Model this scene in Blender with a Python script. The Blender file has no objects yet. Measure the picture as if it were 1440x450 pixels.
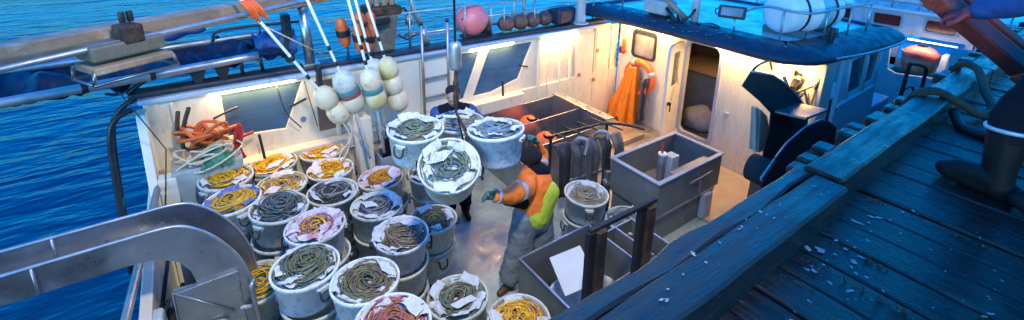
import bpy, bmesh, math, random
import numpy as np
from mathutils import Vector, Matrix, Euler
from mathutils import noise as mn
random.seed(7)
S = bpy.context.scene
C = S.collection
R = math.radians

# ------------------------------------------------------------------ camera
cam = bpy.data.cameras.new('camera')
co = bpy.data.objects.new('camera', cam)
C.objects.link(co)
YAW, PIT, ROLL = R(54.3), R(16.2), R(1.1)
fw = Vector((math.cos(YAW)*math.cos(PIT), math.sin(YAW)*math.cos(PIT), -math.sin(PIT)))
rt = Vector((math.sin(YAW), -math.cos(YAW), 0))
up = rt.cross(fw)
cr, sr = math.cos(ROLL), math.sin(ROLL)
r2 = rt*cr + up*sr
u2 = up*cr - rt*sr
co.matrix_world = Matrix(((r2.x, u2.x, -fw.x, 0), (r2.y, u2.y, -fw.y, 0), (r2.z, u2.z, -fw.z, 4.0), (0, 0, 0, 1)))
cam.sensor_fit = 'HORIZONTAL'
cam.sensor_width = 36.0
cam.lens = 648/1440*36
cam.shift_y = -(225-68)/1440
cam.clip_start = 0.05
cam.clip_end = 2000
S.camera = co

# ------------------------------------------------------------------ light
SUN_EL, SUN_AZ = R(3.0), R(215)          # low sun behind the photographer, under cloud: dusk
w = bpy.data.worlds.new('World'); S.world = w; w.use_nodes = True
nt = w.node_tree; bg = nt.nodes['Background']
sky = nt.nodes.new('ShaderNodeTexSky'); sky.sky_type = 'NISHITA'; sky.sun_disc = False
sky.sun_elevation = SUN_EL; sky.sun_rotation = R(90)-SUN_AZ
sky.air_density = 1.2; sky.dust_density = 0.2; sky.ozone_density = 8.0
tint = nt.nodes.new('ShaderNodeMix'); tint.data_type = 'RGBA'; tint.blend_type = 'MULTIPLY'
tint.inputs['Factor'].default_value = 1.0
tint.inputs['B'].default_value = (0.54, 1.17, 0.92, 1)
nt.links.new(sky.outputs[0], tint.inputs['A'])
nt.links.new(tint.outputs['Result'], bg.inputs['Color'])
bg.inputs['Strength'].default_value = 0.15
sun = bpy.data.lights.new('sun', 'SUN'); sun.energy = 0.1; sun.angle = R(30); sun.color = (0.75, 0.86, 1.0)
so = bpy.data.objects.new('sun', sun); C.objects.link(so)
sd = Vector((math.cos(SUN_AZ)*math.cos(SUN_EL), math.sin(SUN_AZ)*math.cos(SUN_EL), math.sin(SUN_EL)))
so.rotation_euler = sd.to_track_quat('Z', 'Y').to_euler()
S.view_settings.view_transform = 'Standard'
S.view_settings.look = 'None'
S.view_settings.exposure = 4.1
S.view_settings.gamma = 1.0
S.cycles.max_bounces = 6
S.cycles.diffuse_bounces = 3
S.cycles.glossy_bounces = 3
S.cycles.sample_clamp_indirect = 6

# ------------------------------------------------------------------ materials
def M(name, col, rough=.5, metal=0, var=.15, scale=6, bump=0, bscale=40, dirt=None, coat=0, rvar=0, stretch=(1, 1, 1), emit=None, spec=.5, dirt2=None, orand=0):
    m = bpy.data.materials.new(name); m.use_nodes = True
    n = m.node_tree.nodes; l = m.node_tree.links
    b = n['Principled BSDF']
    b.inputs['Roughness'].default_value = rough
    b.inputs['Metallic'].default_value = metal
    b.inputs['Coat Weight'].default_value = coat; b.inputs['Specular IOR Level'].default_value = spec
    tc = n.new('ShaderNodeTexCoord'); oi = n.new('ShaderNodeObjectInfo')
    ad = n.new('ShaderNodeVectorMath'); ad.operation = 'MULTIPLY_ADD'
    mul = n.new('ShaderNodeVectorMath'); mul.operation = 'SCALE'
    mul.inputs[0].default_value = (37, 53, 71)
    l.new(oi.outputs['Random'], mul.inputs['Scale'])
    ad.inputs[1].default_value = stretch
    l.new(tc.outputs['Object'], ad.inputs[0]); l.new(mul.outputs[0], ad.inputs[2])
    vec = ad.outputs[0]
    def nz(sc, det=5, ro=.6):
        t = n.new('ShaderNodeTexNoise'); t.inputs['Scale'].default_value = sc
        t.inputs['Detail'].default_value = det; t.inputs['Roughness'].default_value = ro
        l.new(vec, t.inputs['Vector']); return t.outputs['Fac']
    def ramp(src, a, c):
        r = n.new('ShaderNodeMapRange'); r.inputs['From Min'].default_value = a; r.inputs['From Max'].default_value = c
        l.new(src, r.inputs['Value']); return r.outputs[0]
    cs = None
    mx = n.new('ShaderNodeMix'); mx.data_type = 'RGBA'
    lo = tuple(max(0, c*(1-var)) for c in col)+(1,); hi = tuple(min(1, c*(1+var)) for c in col)+(1,)
    mx.inputs['A'].default_value = lo; mx.inputs['B'].default_value = hi
    f = nz(scale); l.new(ramp(f, .3, .7), mx.inputs['Factor']); cs = mx.outputs['Result']
    for d in (dirt, dirt2):
        if d:
            dc, amt, dsc = d
            m2 = n.new('ShaderNodeMix'); m2.data_type = 'RGBA'
            g = nz(dsc, 7, .7)
            e = n.new('ShaderNodeMapRange'); e.inputs['From Min'].default_value = 1-amt-.08; e.inputs['From Max'].default_value = 1-amt+.08
            l.new(g, e.inputs['Value']); l.new(e.outputs[0], m2.inputs['Factor'])
            l.new(cs, m2.inputs['A']); m2.inputs['B'].default_value = tuple(dc)+(1,); cs = m2.outputs['Result']
    if orand:
        mr = n.new('ShaderNodeMapRange'); mr.inputs['To Min'].default_value = 1-orand; mr.inputs['To Max'].default_value = 1.08; l.new(oi.outputs['Random'], mr.inputs['Value'])
        cc = n.new('ShaderNodeCombineColor'); l.new(mr.outputs[0], cc.inputs[0]); l.new(mr.outputs[0], cc.inputs[1])
        m3 = n.new('ShaderNodeMath'); m3.operation = 'MULTIPLY'; l.new(mr.outputs[0], m3.inputs[0]); l.new(mr.outputs[0], m3.inputs[1]); l.new(m3.outputs[0], cc.inputs[2])
        mm = n.new('ShaderNodeMix'); mm.data_type = 'RGBA'; mm.blend_type = 'MULTIPLY'; mm.inputs['Factor'].default_value = 1
        l.new(cs, mm.inputs['A']); l.new(cc.outputs[0], mm.inputs['B']); cs = mm.outputs['Result']
    l.new(cs, b.inputs['Base Color'])
    if rvar:
        r = n.new('ShaderNodeMapRange'); r.inputs['From Min'].default_value = .35; r.inputs['From Max'].default_value = .65
        r.inputs['To Min'].default_value = max(.03, rough-rvar); r.inputs['To Max'].default_value = min(1, rough+rvar)
        l.new(nz(scale*.6+1.3, 6), r.inputs['Value']); l.new(r.outputs[0], b.inputs['Roughness'])
    if bump:
        bp = n.new('ShaderNodeBump'); bp.inputs['Strength'].default_value = bump; bp.inputs['Distance'].default_value = .02
        l.new(nz(bscale, 6), bp.inputs['Height']); l.new(bp.outputs[0], b.inputs['Normal'])
    if emit:
        b.inputs['Emission Color'].default_value = tuple(emit[0])+(1,); b.inputs['Emission Strength'].default_value = emit[1]
    return m

MT = {}
def mk(k, *a, **kw): MT[k] = M(k, *a, **kw)
mk('tub_white', (.72, .74, .70), .42, orand=.20, var=.08, scale=5, bump=.05, bscale=30, dirt=((.30, .28, .23), .36, 5), dirt2=((.42, .42, .40), .42, 22))
mk('lug_white', (.60, .62, .60), .45)
mk('dark_rope', (.05, .04, .035), .8, var=.3, scale=40)
mk('paint_white', (.76, .71, .58), .38, var=.05, scale=3, dirt=((.45, .38, .28), .30, 4), bump=.03, bscale=12)
mk('paint_lamp_warm', (.72, .66, .48), .38, stretch=(2.5, 2.5, .6), var=.06, scale=3, dirt=((.42, .30, .16), .31, 4), bump=.03, bscale=12, dirt2=((.62, .52, .36), .40, 9))  # white wall paint with the lamps' warm glow put into its base colour
mk('paint_grey', (.42, .44, .46), .45, var=.08, scale=4, dirt=((.28, .24, .2), .33, 7))
mk('paint_offwhite', (.62, .57, .46), .4, var=.08, scale=3, dirt=((.35, .27, .18), .33, 6), bump=.03, bscale=15)
mk('navy_rubber', (.018, .026, .045), .5, var=.3, scale=9, bump=.15, bscale=30, rvar=.15)
mk('roof_white', (.50, .52, .54), .3, var=.1, scale=3, rvar=.15, dirt=((.35, .38, .4), .4, 5))
mk('blue_hull', (.10, .22, .38), .4, var=.15)
mk('pale_blue_paint', (.40, .50, .58), .35, var=.08, scale=3, dirt=((.2, .25, .3), .33, 6))
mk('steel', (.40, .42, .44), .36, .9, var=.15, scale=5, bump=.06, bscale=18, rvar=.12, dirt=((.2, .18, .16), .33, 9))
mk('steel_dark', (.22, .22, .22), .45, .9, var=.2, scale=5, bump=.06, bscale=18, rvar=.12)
mk('galv', (.40, .41, .42), .48, .8, var=.2, scale=9, rvar=.1)
mk('black_tube', (.015, .018, .022), .45, var=.3)
mk('dark_steel_plate', (.045, .040, .036), .7, 0, spec=.15, var=.2, scale=5, bump=.05, bscale=30)
mk('bin_grey', (.18, .19, .175), .42, .25, var=.18, scale=4, bump=.06, bscale=20, rvar=.12, dirt=((.25, .25, .26), .32, 8))
mk('deck_paint', (.36, .42, .36), .26, var=.12, scale=3, bump=.10, bscale=50, rvar=.18, dirt=((.27, .31, .28), .44, 3.2), dirt2=((.38, .42, .40), .36, 1.7))
mk('tan_deck', (.42, .33, .22), .4, var=.15, scale=4, bump=.06)
mk('checker', (.40, .37, .32), .38, .7, var=.2, scale=9, rvar=.1)
mk('wood_plank', (.012, .011, .010), .20, var=.5, scale=5, bump=.45, bscale=16, rvar=.20, stretch=(6, .7, 4), dirt=((.045, .042, .034), .36, 3), dirt2=((.16, .17, .17), .245, 9))
mk('kerb_wood', (.012, .014, .015), .36, var=.4, scale=5, bump=.3, bscale=18, rvar=.15, stretch=(.8, 5, 4), dirt=((.30, .33, .34), .21, 4.5))
mk('black_timber', (.012, .013, .014), .7, var=.5, scale=6, bump=.4)
mk('rust_steel', (.10, .048, .025), .75, .2, var=.5, scale=9, bump=.3, bscale=30, dirt=((.02, .018, .016), .5, 5))
mk('beam_weathered', (.27, .18, .115), .6, var=.3, scale=5, bump=.2, stretch=(1, 1, 1), dirt=((.42, .36, .28), .38, 3))
mk('pale_block', (.15, .13, .10), .6, .2, var=.2, scale=8, bump=.1, dirt=((.2, .19, .17), .4, 7))
mk('blue_tarp', (.004, .010, .035), .5, var=.3, scale=4, bump=.15, bscale=6)
mk('blue_sail', (.02, .06, .20), .55, var=.25, scale=4, bump=.2, bscale=8)
mk('white_rod', (.72, .70, .64), .4, var=.1, dirt=((.4, .35, .3), .35, 20))
mk('float_white', (.68, .58, .38), .5, var=.12, scale=6, dirt=((.36, .28, .15), .38, 8), bump=.05)
mk('float_yellow', (.62, .50, .20), .5, var=.2, scale=5, dirt=((.62, .58, .48), .45, 5))
mk('float_grey', (.56, .56, .50), .5, var=.15, dirt=((.3, .28, .25), .38, 8))
mk('teal_band', (.06, .20, .22), .6); mk('red_band', (.25, .07, .06), .6)
mk('float_orange', (.62, .13, .03), .5, var=.2, scale=7, dirt=((.3, .08, .03), .36, 9))
mk('float_brown', (.20, .075, .05), .5, var=.3, scale=6, dirt=((.07, .04, .04), .42, 6), bump=.1)
mk('buoy_pink', (.68, .16, .17), .42, var=.12, scale=4, dirt=((.45, .2, .25), .40, 3))
mk('orange', (.85, .13, .02), .5, var=.1, scale=6)
mk('oilskin', (.80, .22, .01), .42, var=.12, scale=5, bump=.2, bscale=9)
mk('white_plastic', (.68, .70, .70), .4, var=.06)
mk('glass_dark', (.02, .03, .035), .08, var=.2, coat=.3)
mk('glass_red', (.16, .02, .02), .2, var=.2)
mk('window_pane', (.22, .22, .22), .15, var=.4, scale=4)
mk('black_rubber', (.012, .012, .013), .5, var=.3, bump=.1)
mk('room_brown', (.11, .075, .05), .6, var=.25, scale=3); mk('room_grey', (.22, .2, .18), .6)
mk('sack', (.46, .37, .26), .85, var=.2, scale=9, bump=.3, bscale=25)
mk('orange_hose', (.55, .10, .015), .5, var=.2); mk('cream_rope', (.58, .50, .33), .8, var=.2, scale=40)
mk('green_net', (.05, .20, .12), .85, var=.5, scale=20); mk('tote', (.30, .36, .36), .5)
mk('red_cloth', (.45, .03, .025), .75, var=.25)
mk('mesh_dark', (.03, .033, .037), .6, var=.35, scale=7, bump=.25, bscale=14)
mk('mesh_grey', (.085, .085, .085), .6, var=.35, scale=7, bump=.25, bscale=14)
mk('hivis', (1.0, .20, .015), .62, var=.10, scale=8, bump=.25, bscale=14)
mk('navy_cloth', (.008, .009, .016), .9, var=.3, bump=.3, bscale=20, spec=.15)
mk('lime', (.45, .55, .03), .6, var=.12, bump=.2, bscale=14)
mk('reflective', (.42, .50, .58), .4, .2, var=.1)
mk('oil_trousers', (.17, .20, .20), .4, var=.25, scale=5, bump=.4, bscale=7)
mk('skin', (.48, .26, .19), .55, var=.08); mk('black_wool', (.008, .008, .010), .95, bump=.3, bscale=60)
mk('glove_teal', (.03, .16, .15), .6, var=.2); mk('glove_dark', (.02, .03, .04), .6)
mk('boot_brown', (.09, .045, .025), .45, var=.2); mk('boot_black', (.007, .007, .008), .6, var=.3, spec=.2, bump=.2, bscale=12)
mk('blue_sleeve', (.02, .065, .22), .6, var=.2, bump=.3, bscale=14); mk('glove_red', (.32, .03, .04), .6, var=.2)
mk('maroon_paint', (.13, .022, .022), .45, var=.3, scale=5, bump=.1, dirt=((.50, .085, .05), .46, 1.6), dirt2=((.03, .015, .02), .36, 5))
mk('board_white', (.66, .66, .63), .7, var=.06, scale=6, dirt=((.3, .3, .3), .30, 12))
mk('mooring_rope', (.035, .034, .024), .85, var=.4, scale=18, bump=.4, bscale=50); mk('moss', (.04, .05, .02), .9, var=.5, scale=30)
mk('screen', (.05, .3, .3), .3, emit=((.35, .62, .25), 1.0), var=.1)
mk('pink_float', (.85, .16, .12), .45)
mk('foam_grey', (.30, .33, .36), .6); mk('brass', (.5, .35, .15), .4, .8)
mk('dropping', (.28, .30, .31), .7, var=.15, scale=30)
LAMP = (1.0, .57, .19); DECK_W = 84
mk('lamp_glow', (.9, .85, .7), .5, emit=((1, .80, .48), .6), var=0)
def line_mat(k, col, var=.35): mk(k, col, .6, var=var, scale=18, bump=.2, bscale=60)
for k, c in dict(yellow=(.78, .42, .015), gold=(.64, .30, .012), olive=(.17, .17, .075), green=(.17, .24, .15), brown=(.16, .11, .07), dark=(.05, .045, .04),
                 grey=(.24, .25, .25), greygreen=(.11, .14, .13), tan=(.32, .25, .15), pink=(.40, .13, .15), rust=(.40, .14, .04), blue=(.16, .24, .32)).items():
    line_mat('line_'+k, c)

def paper_mat():
    m = M('newspaper', (.60, .61, .60), .75, var=.08, scale=12)
    n = m.node_tree.nodes; l = m.node_tree.links; b = n['Principled BSDF']
    base = b.inputs['Base Color'].links[0].from_socket
    tc = n.new('ShaderNodeTexCoord')
    mp = n.new('ShaderNodeMapping'); mp.inputs['Scale'].default_value = (1, 3.2, 1); mp.inputs['Rotation'].default_value = (.4, .3, .6)
    l.new(tc.outputs['Object'], mp.inputs[0])
    t1 = n.new('ShaderNodeTexNoise'); t1.inputs['Scale'].default_value = 55; t1.inputs['Detail'].default_value = 3
    l.new(mp.outputs[0], t1.inputs['Vector'])
    t2 = n.new('ShaderNodeTexNoise'); t2.inputs['Scale'].default_value = 7
    l.new(tc.outputs['Object'], t2.inputs['Vector'])
    a = n.new('ShaderNodeMapRange'); a.inputs['From Min'].default_value = .5; a.inputs['From Max'].default_value = .62; l.new(t1.outputs['Fac'], a.inputs['Value'])
    c = n.new('ShaderNodeMapRange'); c.inputs['From Min'].default_value = .48; c.inputs['From Max'].default_value = .6; l.new(t2.outputs['Fac'], c.inputs['Value'])
    p = n.new('ShaderNodeMath'); p.operation = 'MULTIPLY'; l.new(a.outputs[0], p.inputs[0]); l.new(c.outputs[0], p.inputs[1])
    q = n.new('ShaderNodeMath'); q.operation = 'MULTIPLY'; l.new(p.outputs[0], q.inputs[0]); q.inputs[1].default_value = .75
    mx = n.new('ShaderNodeMix'); mx.data_type = 'RGBA'
    l.new(q.outputs[0], mx.inputs['Factor']); l.new(base, mx.inputs['A']); mx.inputs['B'].default_value = (.12, .13, .15, 1)
    l.new(mx.outputs['Result'], b.inputs['Base Color'])
    MT['newspaper'] = m
paper_mat()
mk('paper_warm', (.70, .66, .60), .75, var=.12, scale=16, dirt=((.45, .25, .2), .36, 9))
mk('paper_pinkish', (.62, .55, .58), .75, var=.2, scale=12, dirt=((.5, .12, .14), .42, 8))
mk('bag_blue', (.10, .16, .36), .45, var=.2, scale=9)

def pane_mat():
    m = M('smoked_pane', (.06, .125, .19), .25, var=.25, scale=3); b = m.node_tree.nodes['Principled BSDF']; b.inputs['Alpha'].default_value = .62
    MT['smoked_pane'] = m
pane_mat()
def water_mat():
    m = bpy.data.materials.new('sea_water'); m.use_nodes = True
    n = m.node_tree.nodes; l = m.node_tree.links; b = n['Principled BSDF']
    b.inputs['Base Color'].default_value = (.002, .040, .085, 1)
    b.inputs['Roughness'].default_value = .16; b.inputs['IOR'].default_value = 1.33
    b.inputs['Specular IOR Level'].default_value = .5
    g = n.new('ShaderNodeNewGeometry')
    mp = n.new('ShaderNodeMapping'); mp.inputs['Rotation'].default_value = (0, 0, R(28)); mp.inputs['Scale'].default_value = (.5, 1.5, 1)
    l.new(g.outputs['Position'], mp.inputs[0])
    h = None
    for sc, am in ((.35, 1.6), (1.0, 1.0), (2.6, .45), (7, .12)):
        t = n.new('ShaderNodeTexNoise'); t.inputs['Scale'].default_value = sc; t.inputs['Detail'].default_value = 2; t.inputs['Distortion'].default_value = .5
        l.new(mp.outputs[0], t.inputs['Vector'])
        q = n.new('ShaderNodeMath'); q.operation = 'MULTIPLY_ADD'; q.inputs[1].default_value = am
        l.new(t.outputs['Fac'], q.inputs[0])
        if h: l.new(h, q.inputs[2])
        else: q.inputs[2].default_value = 0
        h = q.outputs[0]
    pt = n.new('ShaderNodeTexNoise'); pt.inputs['Scale'].default_value = .16; pt.inputs['Detail'].default_value = 3; l.new(g.outputs['Position'], pt.inputs['Vector'])
    pr = n.new('ShaderNodeMapRange'); pr.inputs['From Min'].default_value = .35; pr.inputs['From Max'].default_value = .65; pr.inputs['To Min'].default_value = .35; pr.inputs['To Max'].default_value = 1.0; l.new(pt.outputs['Fac'], pr.inputs['Value'])
    bp = n.new('ShaderNodeBump'); bp.inputs['Distance'].default_value = .17; l.new(pr.outputs[0], bp.inputs['Strength'])
    l.new(h, bp.inputs['Height']); l.new(bp.outputs[0], b.inputs['Normal'])
    return m
MT['water'] = water_mat()

# ------------------------------------------------------------------ mesh helpers
WL = {}
class MB:
    def __init__(s): s.v = []; s.f = []; s.mi = []; s.sm = []
    def add(s, v, f, sm=False, mi=0):
        o = len(s.v); s.v.extend([tuple(p) for p in v])
        for q in f: s.f.append([i+o for i in q]); s.mi.append(mi); s.sm.append(sm)
        return s
    def box(s, x0, x1, y0, y1, z0, z1, mi=0):
        v = [(x, y, z) for x in (x0, x1) for y in (y0, y1) for z in (z0, z1)]
        return s.add(v, [(0, 1, 3, 2), (4, 6, 7, 5), (0, 4, 5, 1), (2, 3, 7, 6), (0, 2, 6, 4), (1, 5, 7, 3)], mi=mi)
    def obox(s, c, size, rot=(0, 0, 0), mi=0):
        m = rot if isinstance(rot, Matrix) else Euler(rot).to_matrix()
        a, b, d = (q/2 for q in size)
        v = [Vector(c)+m @ Vector((x*a, y*b, z*d)) for x in (-1, 1) for y in (-1, 1) for z in (-1, 1)]
        return s.add(v, [(0, 1, 3, 2), (4, 6, 7, 5), (0, 4, 5, 1), (2, 3, 7, 6), (0, 2, 6, 4), (1, 5, 7, 3)], mi=mi)
    def bar(s, p, q, w, h, upv=(0, 0, 1), mi=0):
        p, q = Vector(p), Vector(q); t = (q-p); L = t.length; t.normalize()
        a = t.cross(Vector(upv)); a.normalize(); b = a.cross(t)
        m = Matrix((t, a, b)).transposed()
        return s.obox((p+q)/2, (L, w, h), m, mi)
    def tube(s, pts, r, n=8, closed=False, mi=0, sm=True, cap=True):
        pts = [Vector(p) for p in pts]; N = len(pts)
        rs = r if isinstance(r, (list, tuple)) else [r]*N
        tn = []
        for i in range(N):
            a = pts[(i-1) % N] if (closed or i > 0) else pts[i]
            b = pts[(i+1) % N] if (closed or i < N-1) else pts[i]
            t = b-a; tn.append(t.normalized() if t.length > 1e-9 else Vector((0, 0, 1)))
        nv = Vector((0, 0, 1)) if abs(tn[0].z) < .9 else Vector((1, 0, 0))
        v = []
        for i in range(N):
            nv = nv-tn[i]*nv.dot(tn[i])
            if nv.length < 1e-6: nv = tn[i].orthogonal()
            nv.normalize(); b = tn[i].cross(nv)
            for k in range(n):
                an = 2*math.pi*k/n
                v.append(pts[i]+(nv*math.cos(an)+b*math.sin(an))*rs[i])
        f = []
        for i in range(N if closed else N-1):
            j = (i+1) % N
            for k in range(n):
                f.append((i*n+k, i*n+(k+1) % n, j*n+(k+1) % n, j*n+k))
        s.add(v, f, sm, mi)
        if not closed and cap:
            o = len(s.v)-len(v)
            s.f.append([o+k for k in reversed(range(n))]); s.f.append([o+(N-1)*n+k for k in range(n)])
            s.mi += [mi, mi]; s.sm += [False, False]
        return s
    def cyl(s, p, q, r, n=14, r2=None, mi=0): return s.tube([p, q], [r, r if r2 is None else r2], n, mi=mi)
    def lathe(s, prof, n=24, m=None, mi=0, sm=True):
        m = m or Matrix.Identity(4); v = []; f = []
        for (r, z) in prof:
            for k in range(n):
                a = 2*math.pi*k/n; v.append(m @ Vector((r*math.cos(a), r*math.sin(a), z)))
        for i in range(len(prof)-1):
            for k in range(n):
                f.append((i*n+k, i*n+(k+1) % n, (i+1)*n+(k+1) % n, (i+1)*n+k))
        f = [q for q in f]
        return s.add(v, f, sm, mi)
    def ball(s, c, rad, n=16, m3=None, mi=0):
        if not isinstance(rad, (tuple, list)): rad = (rad,)*3
        h = n//2; v = []; f = []
        for i in range(h+1):
            th = math.pi*i/h
            for k in range(n):
                a = 2*math.pi*k/n
                p = Vector((rad[0]*math.sin(th)*math.cos(a), rad[1]*math.sin(th)*math.sin(a), rad[2]*math.cos(th)))
                if m3: p = m3 @ p
                v.append(Vector(c)+p)
        for i in range(h):
            for k in range(n):
                f.append((i*n+k, (i+1)*n+k, (i+1)*n+(k+1) % n, i*n+(k+1) % n))
        return s.add(v, f, True, mi)
    def prism(s, poly, fn, t0, t1, mi=0):
        n = len(poly)
        v = [fn(u, q, t0) for u, q in poly]+[fn(u, q, t1) for u, q in poly]
        f = [tuple(reversed(range(n))), tuple(range(n, 2*n))]+[(i, (i+1) % n, n+(i+1) % n, n+i) for i in range(n)]
        return s.add(v, f, mi=mi)
    def grid(s, fn, nu, nv, mi=0, sm=True, closed=False):
        v = [fn(i/(nu-1), j/(nv-1)) for i in range(nu) for j in range(nv)]
        f = [(i*nv+j, (i+1)*nv+j, (i+1)*nv+j+1, i*nv+j+1) for i in range(nu-1) for j in range(nv-1)]
        return s.add(v, f, sm, mi)
    def mesh(s, name, mats, off=(0, 0, 0)):
        me = bpy.data.meshes.new(name)
        o = Vector(off)
        me.from_pydata([Vector(p)-o for p in s.v], [], s.f)
        me.polygons.foreach_set('use_smooth', s.sm); me.polygons.foreach_set('material_index', s.mi)
        for m in (mats if isinstance(mats, (list, tuple)) else [mats]): me.materials.append(MT[m] if isinstance(m, str) else m)
        bm = bmesh.new(); bm.from_mesh(me); bmesh.ops.recalc_face_normals(bm, faces=bm.faces); bm.to_mesh(me); bm.free()
        return me

def tag(o, label=None, cat=None, group=None, kind=None):
    if label: o['label'] = label
    if cat: o['category'] = cat
    if group: o['group'] = group
    if kind: o['kind'] = kind
    return o
def thing(name, label, cat, loc=(0, 0, 0), rot=(0, 0, 0), group=None):
    o = bpy.data.objects.new(name, None); C.objects.link(o); o.empty_display_size = .1
    o.location = loc; o.rotation_euler = rot; WL[o.name] = Vector(loc)
    return tag(o, label, cat, group)
def part(name, mb, mats, parent=None, bev=0, loc=None, label=None, local=False, solid=0):
    """one mesh object; verts in world space unless local (then in the parent's frame)"""
    base = Vector((0, 0, 0)) if local or parent is None else WL[parent.name]
    if parent is None and loc is not None and not local: base = Vector(loc)
    me = mb.mesh(name, mats, base) if isinstance(mb, MB) else mb
    o = bpy.data.objects.new(name, me); C.objects.link(o)
    if parent: o.parent = parent; WL[o.name] = WL[parent.name]
    else: o.location = loc or (0, 0, 0); WL[o.name] = Vector(o.location)
    if solid:
        sm = o.modifiers.new('solid', 'SOLIDIFY'); sm.thickness = solid; sm.offset = 0
    if bev:
        b = o.modifiers.new('bevel', 'BEVEL'); b.width = bev; b.segments = 2; b.limit_method = 'ANGLE'; b.angle_limit = R(40); b.harden_normals = False
    if label: o['label'] = label
    return o
def one(name, mb, mats, label, cat, loc, group=None, bev=0, local=False, solid=0):
    return tag(part(name, mb, mats, None, bev, loc, local=local, solid=solid), label, cat, group)
def struct(name, mb, mats, bev=0):
    return tag(part(name, mb, mats, None, bev), kind='structure')
KIDS = {}
def copy_tree(o, parent=None):
    c = o.copy(); C.objects.link(c)
    if parent: c.parent = parent; c.matrix_parent_inverse = o.matrix_parent_inverse
    for ch in [x for x in bpy.data.objects if x.parent == o]: copy_tree(ch, c)
    return c
def plate(outer, holes, fn, th):
    """flat plate with cut-outs: outlines in (u,v), fn(u,v,w) -> world"""
    cu = bpy.data.curves.new('outline', 'CURVE'); cu.dimensions = '2D'; cu.fill_mode = 'BOTH'; cu.extrude = th/2
    for pl in [outer]+list(holes):
        sp = cu.splines.new('POLY'); sp.points.add(len(pl)-1); sp.use_cyclic_u = True
        for i, (a, b) in enumerate(pl): sp.points[i].co = (a, b, 0, 1)
    ob = bpy.data.objects.new('outline', cu); C.objects.link(ob)
    dg = bpy.context.evaluated_depsgraph_get(); dg.update()
    me = bpy.data.meshes.new_from_object(ob.evaluated_get(dg))
    mb = MB(); mb.add([fn(*v.co) for v in me.vertices], [list(p.vertices) for p in me.polygons])
    bpy.data.objects.remove(ob); bpy.data.curves.remove(cu); bpy.data.meshes.remove(me)
    # weld
    bm = bmesh.new(); t = bpy.data.meshes.new('t'); t.from_pydata([Vector(p) for p in mb.v], [], mb.f); bm.from_mesh(t)
    bmesh.ops.remove_doubles(bm, verts=bm.verts, dist=1e-4)
    bm.verts.index_update()
    mb2 = MB(); mb2.add([v.co.copy() for v in bm.verts], [[v.index for v in f.verts] for f in bm.faces]); bm.free(); bpy.data.meshes.remove(t)
    return mb2
def rrect(x0, x1, y0, y1, r, n=5):
    p = []
    for cx, cy, a0 in ((x1-r, y1-r, 0), (x0+r, y1-r, 90), (x0+r, y0+r, 180), (x1-r, y0+r, 270)):
        for i in range(n+1):
            a = R(a0+90*i/n); p.append((cx+r*math.cos(a), cy+r*math.sin(a)))
    return p
def smoothpath(pts, k=6):
    """Catmull-Rom"""
    P = [Vector(p) for p in pts]; P = [2*P[0]-P[1]]+P+[2*P[-1]-P[-2]]; out = []
    for i in range(1, len(P)-2):
        a, b, c, d = P[i-1:i+3]
        for j in range(k):
            t = j/k
            out.append(.5*((2*b)+(c-a)*t+(2*a-5*b+4*c-d)*t*t+(3*b-a-3*c+d)*t**3))
    out.append(P[-2]); return out
def blob(name, prims, vox, mats, parent, sm=6, fac=.5, disp=0):
    """one continuous surface grown from tapered limbs and ellipsoids"""
    mb = MB()
    for p in prims:
        if p[0] == 'c':
            _, a, b, r0, r1 = p; a, b = Vector(a), Vector(b); t = (b-a); L = max(t.length, 1e-5); t.normalize()
            pts = []; rr = []
            for i in range(5): an = R(-88+88*i/4); pts.append(a+t*r0*math.sin(an)); rr.append(max(r0*math.cos(an), .0006))
            for i in range(5): an = R(88*i/4); pts.append(b+t*r1*math.sin(an)); rr.append(max(r1*math.cos(an), .0006))
            mb.tube(pts, rr, 14)
        else:
            _, c, rad = p[:3]; m3 = Euler(p[3]).to_matrix() if len(p) > 3 else None
            mb.ball(c, rad, 18, m3)
    me = mb.mesh(name+'_src', [mats]); ob = bpy.data.objects.new('src', me); C.objects.link(ob)
    rm = ob.modifiers.new('r', 'REMESH'); rm.mode = 'VOXEL'; rm.voxel_size = vox
    s = ob.modifiers.new('s', 'SMOOTH'); s.factor = fac; s.iterations = sm
    dg = bpy.context.evaluated_depsgraph_get(); dg.update()
    m2 = bpy.data.meshes.new_from_object(ob.evaluated_get(dg))
    bpy.data.objects.remove(ob); bpy.data.meshes.remove(me)
    m2.name = name
    base = WL[parent.name] if parent else Vector((0, 0, 0))
    n = len(m2.vertices); a = np.empty(n*3, 'f'); m2.vertices.foreach_get('co', a); a = a.reshape(-1, 3)
    if disp:
        for i in range(n):
            q = Vector(a[i]); a[i] += np.array(mn.noise_vector(q*9)+mn.noise_vector(q*22)*.5)*disp
    a -= np.array(base); m2.vertices.foreach_set('co', a.ravel())
    m2.polygons.foreach_set('use_smooth', [True]*len(m2.polygons)); m2.materials.clear(); m2.materials.append(MT[mats])
    return part(name, m2, mats, parent, local=True)

# ------------------------------------------------------------------ setting
g = MB(); g.box(-300, 500, -60, 700, -6, -.75)
struct('water', g, 'water')

# the quay: transverse planks on black timber, kerb along the edge
g = MB(); g.box(-3, 40, -6, .98, -3, 2.37)
quay = struct('quay', g, 'black_timber')
rq = random.Random(3)
PL = []
for k in range(4):
    b = MB(); jx = rq.uniform(-.006, .006)
    b.box(-.098+jx, .098, -3.2, .78, -.07, 0); PL.append(b.mesh('plank', 'wood_plank'))
x = -1.2; i = 0
while x < 26:
    o = bpy.data.objects.new('plank', PL[i % 4]); C.objects.link(o); o.parent = quay
    o.location = (x, rq.uniform(-.02, .02), 2.45+rq.uniform(-.010, .004))
    o.rotation_euler = (rq.uniform(-.002, .002), rq.uniform(-.02, .02), rq.uniform(-.004, .004))
    bv = o.modifiers.new('bevel', 'BEVEL'); bv.width = .009; bv.segments = 2; bv.limit_method = 'ANGLE'
    x += .208 if i % 5 else .222
    i += 1
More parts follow.
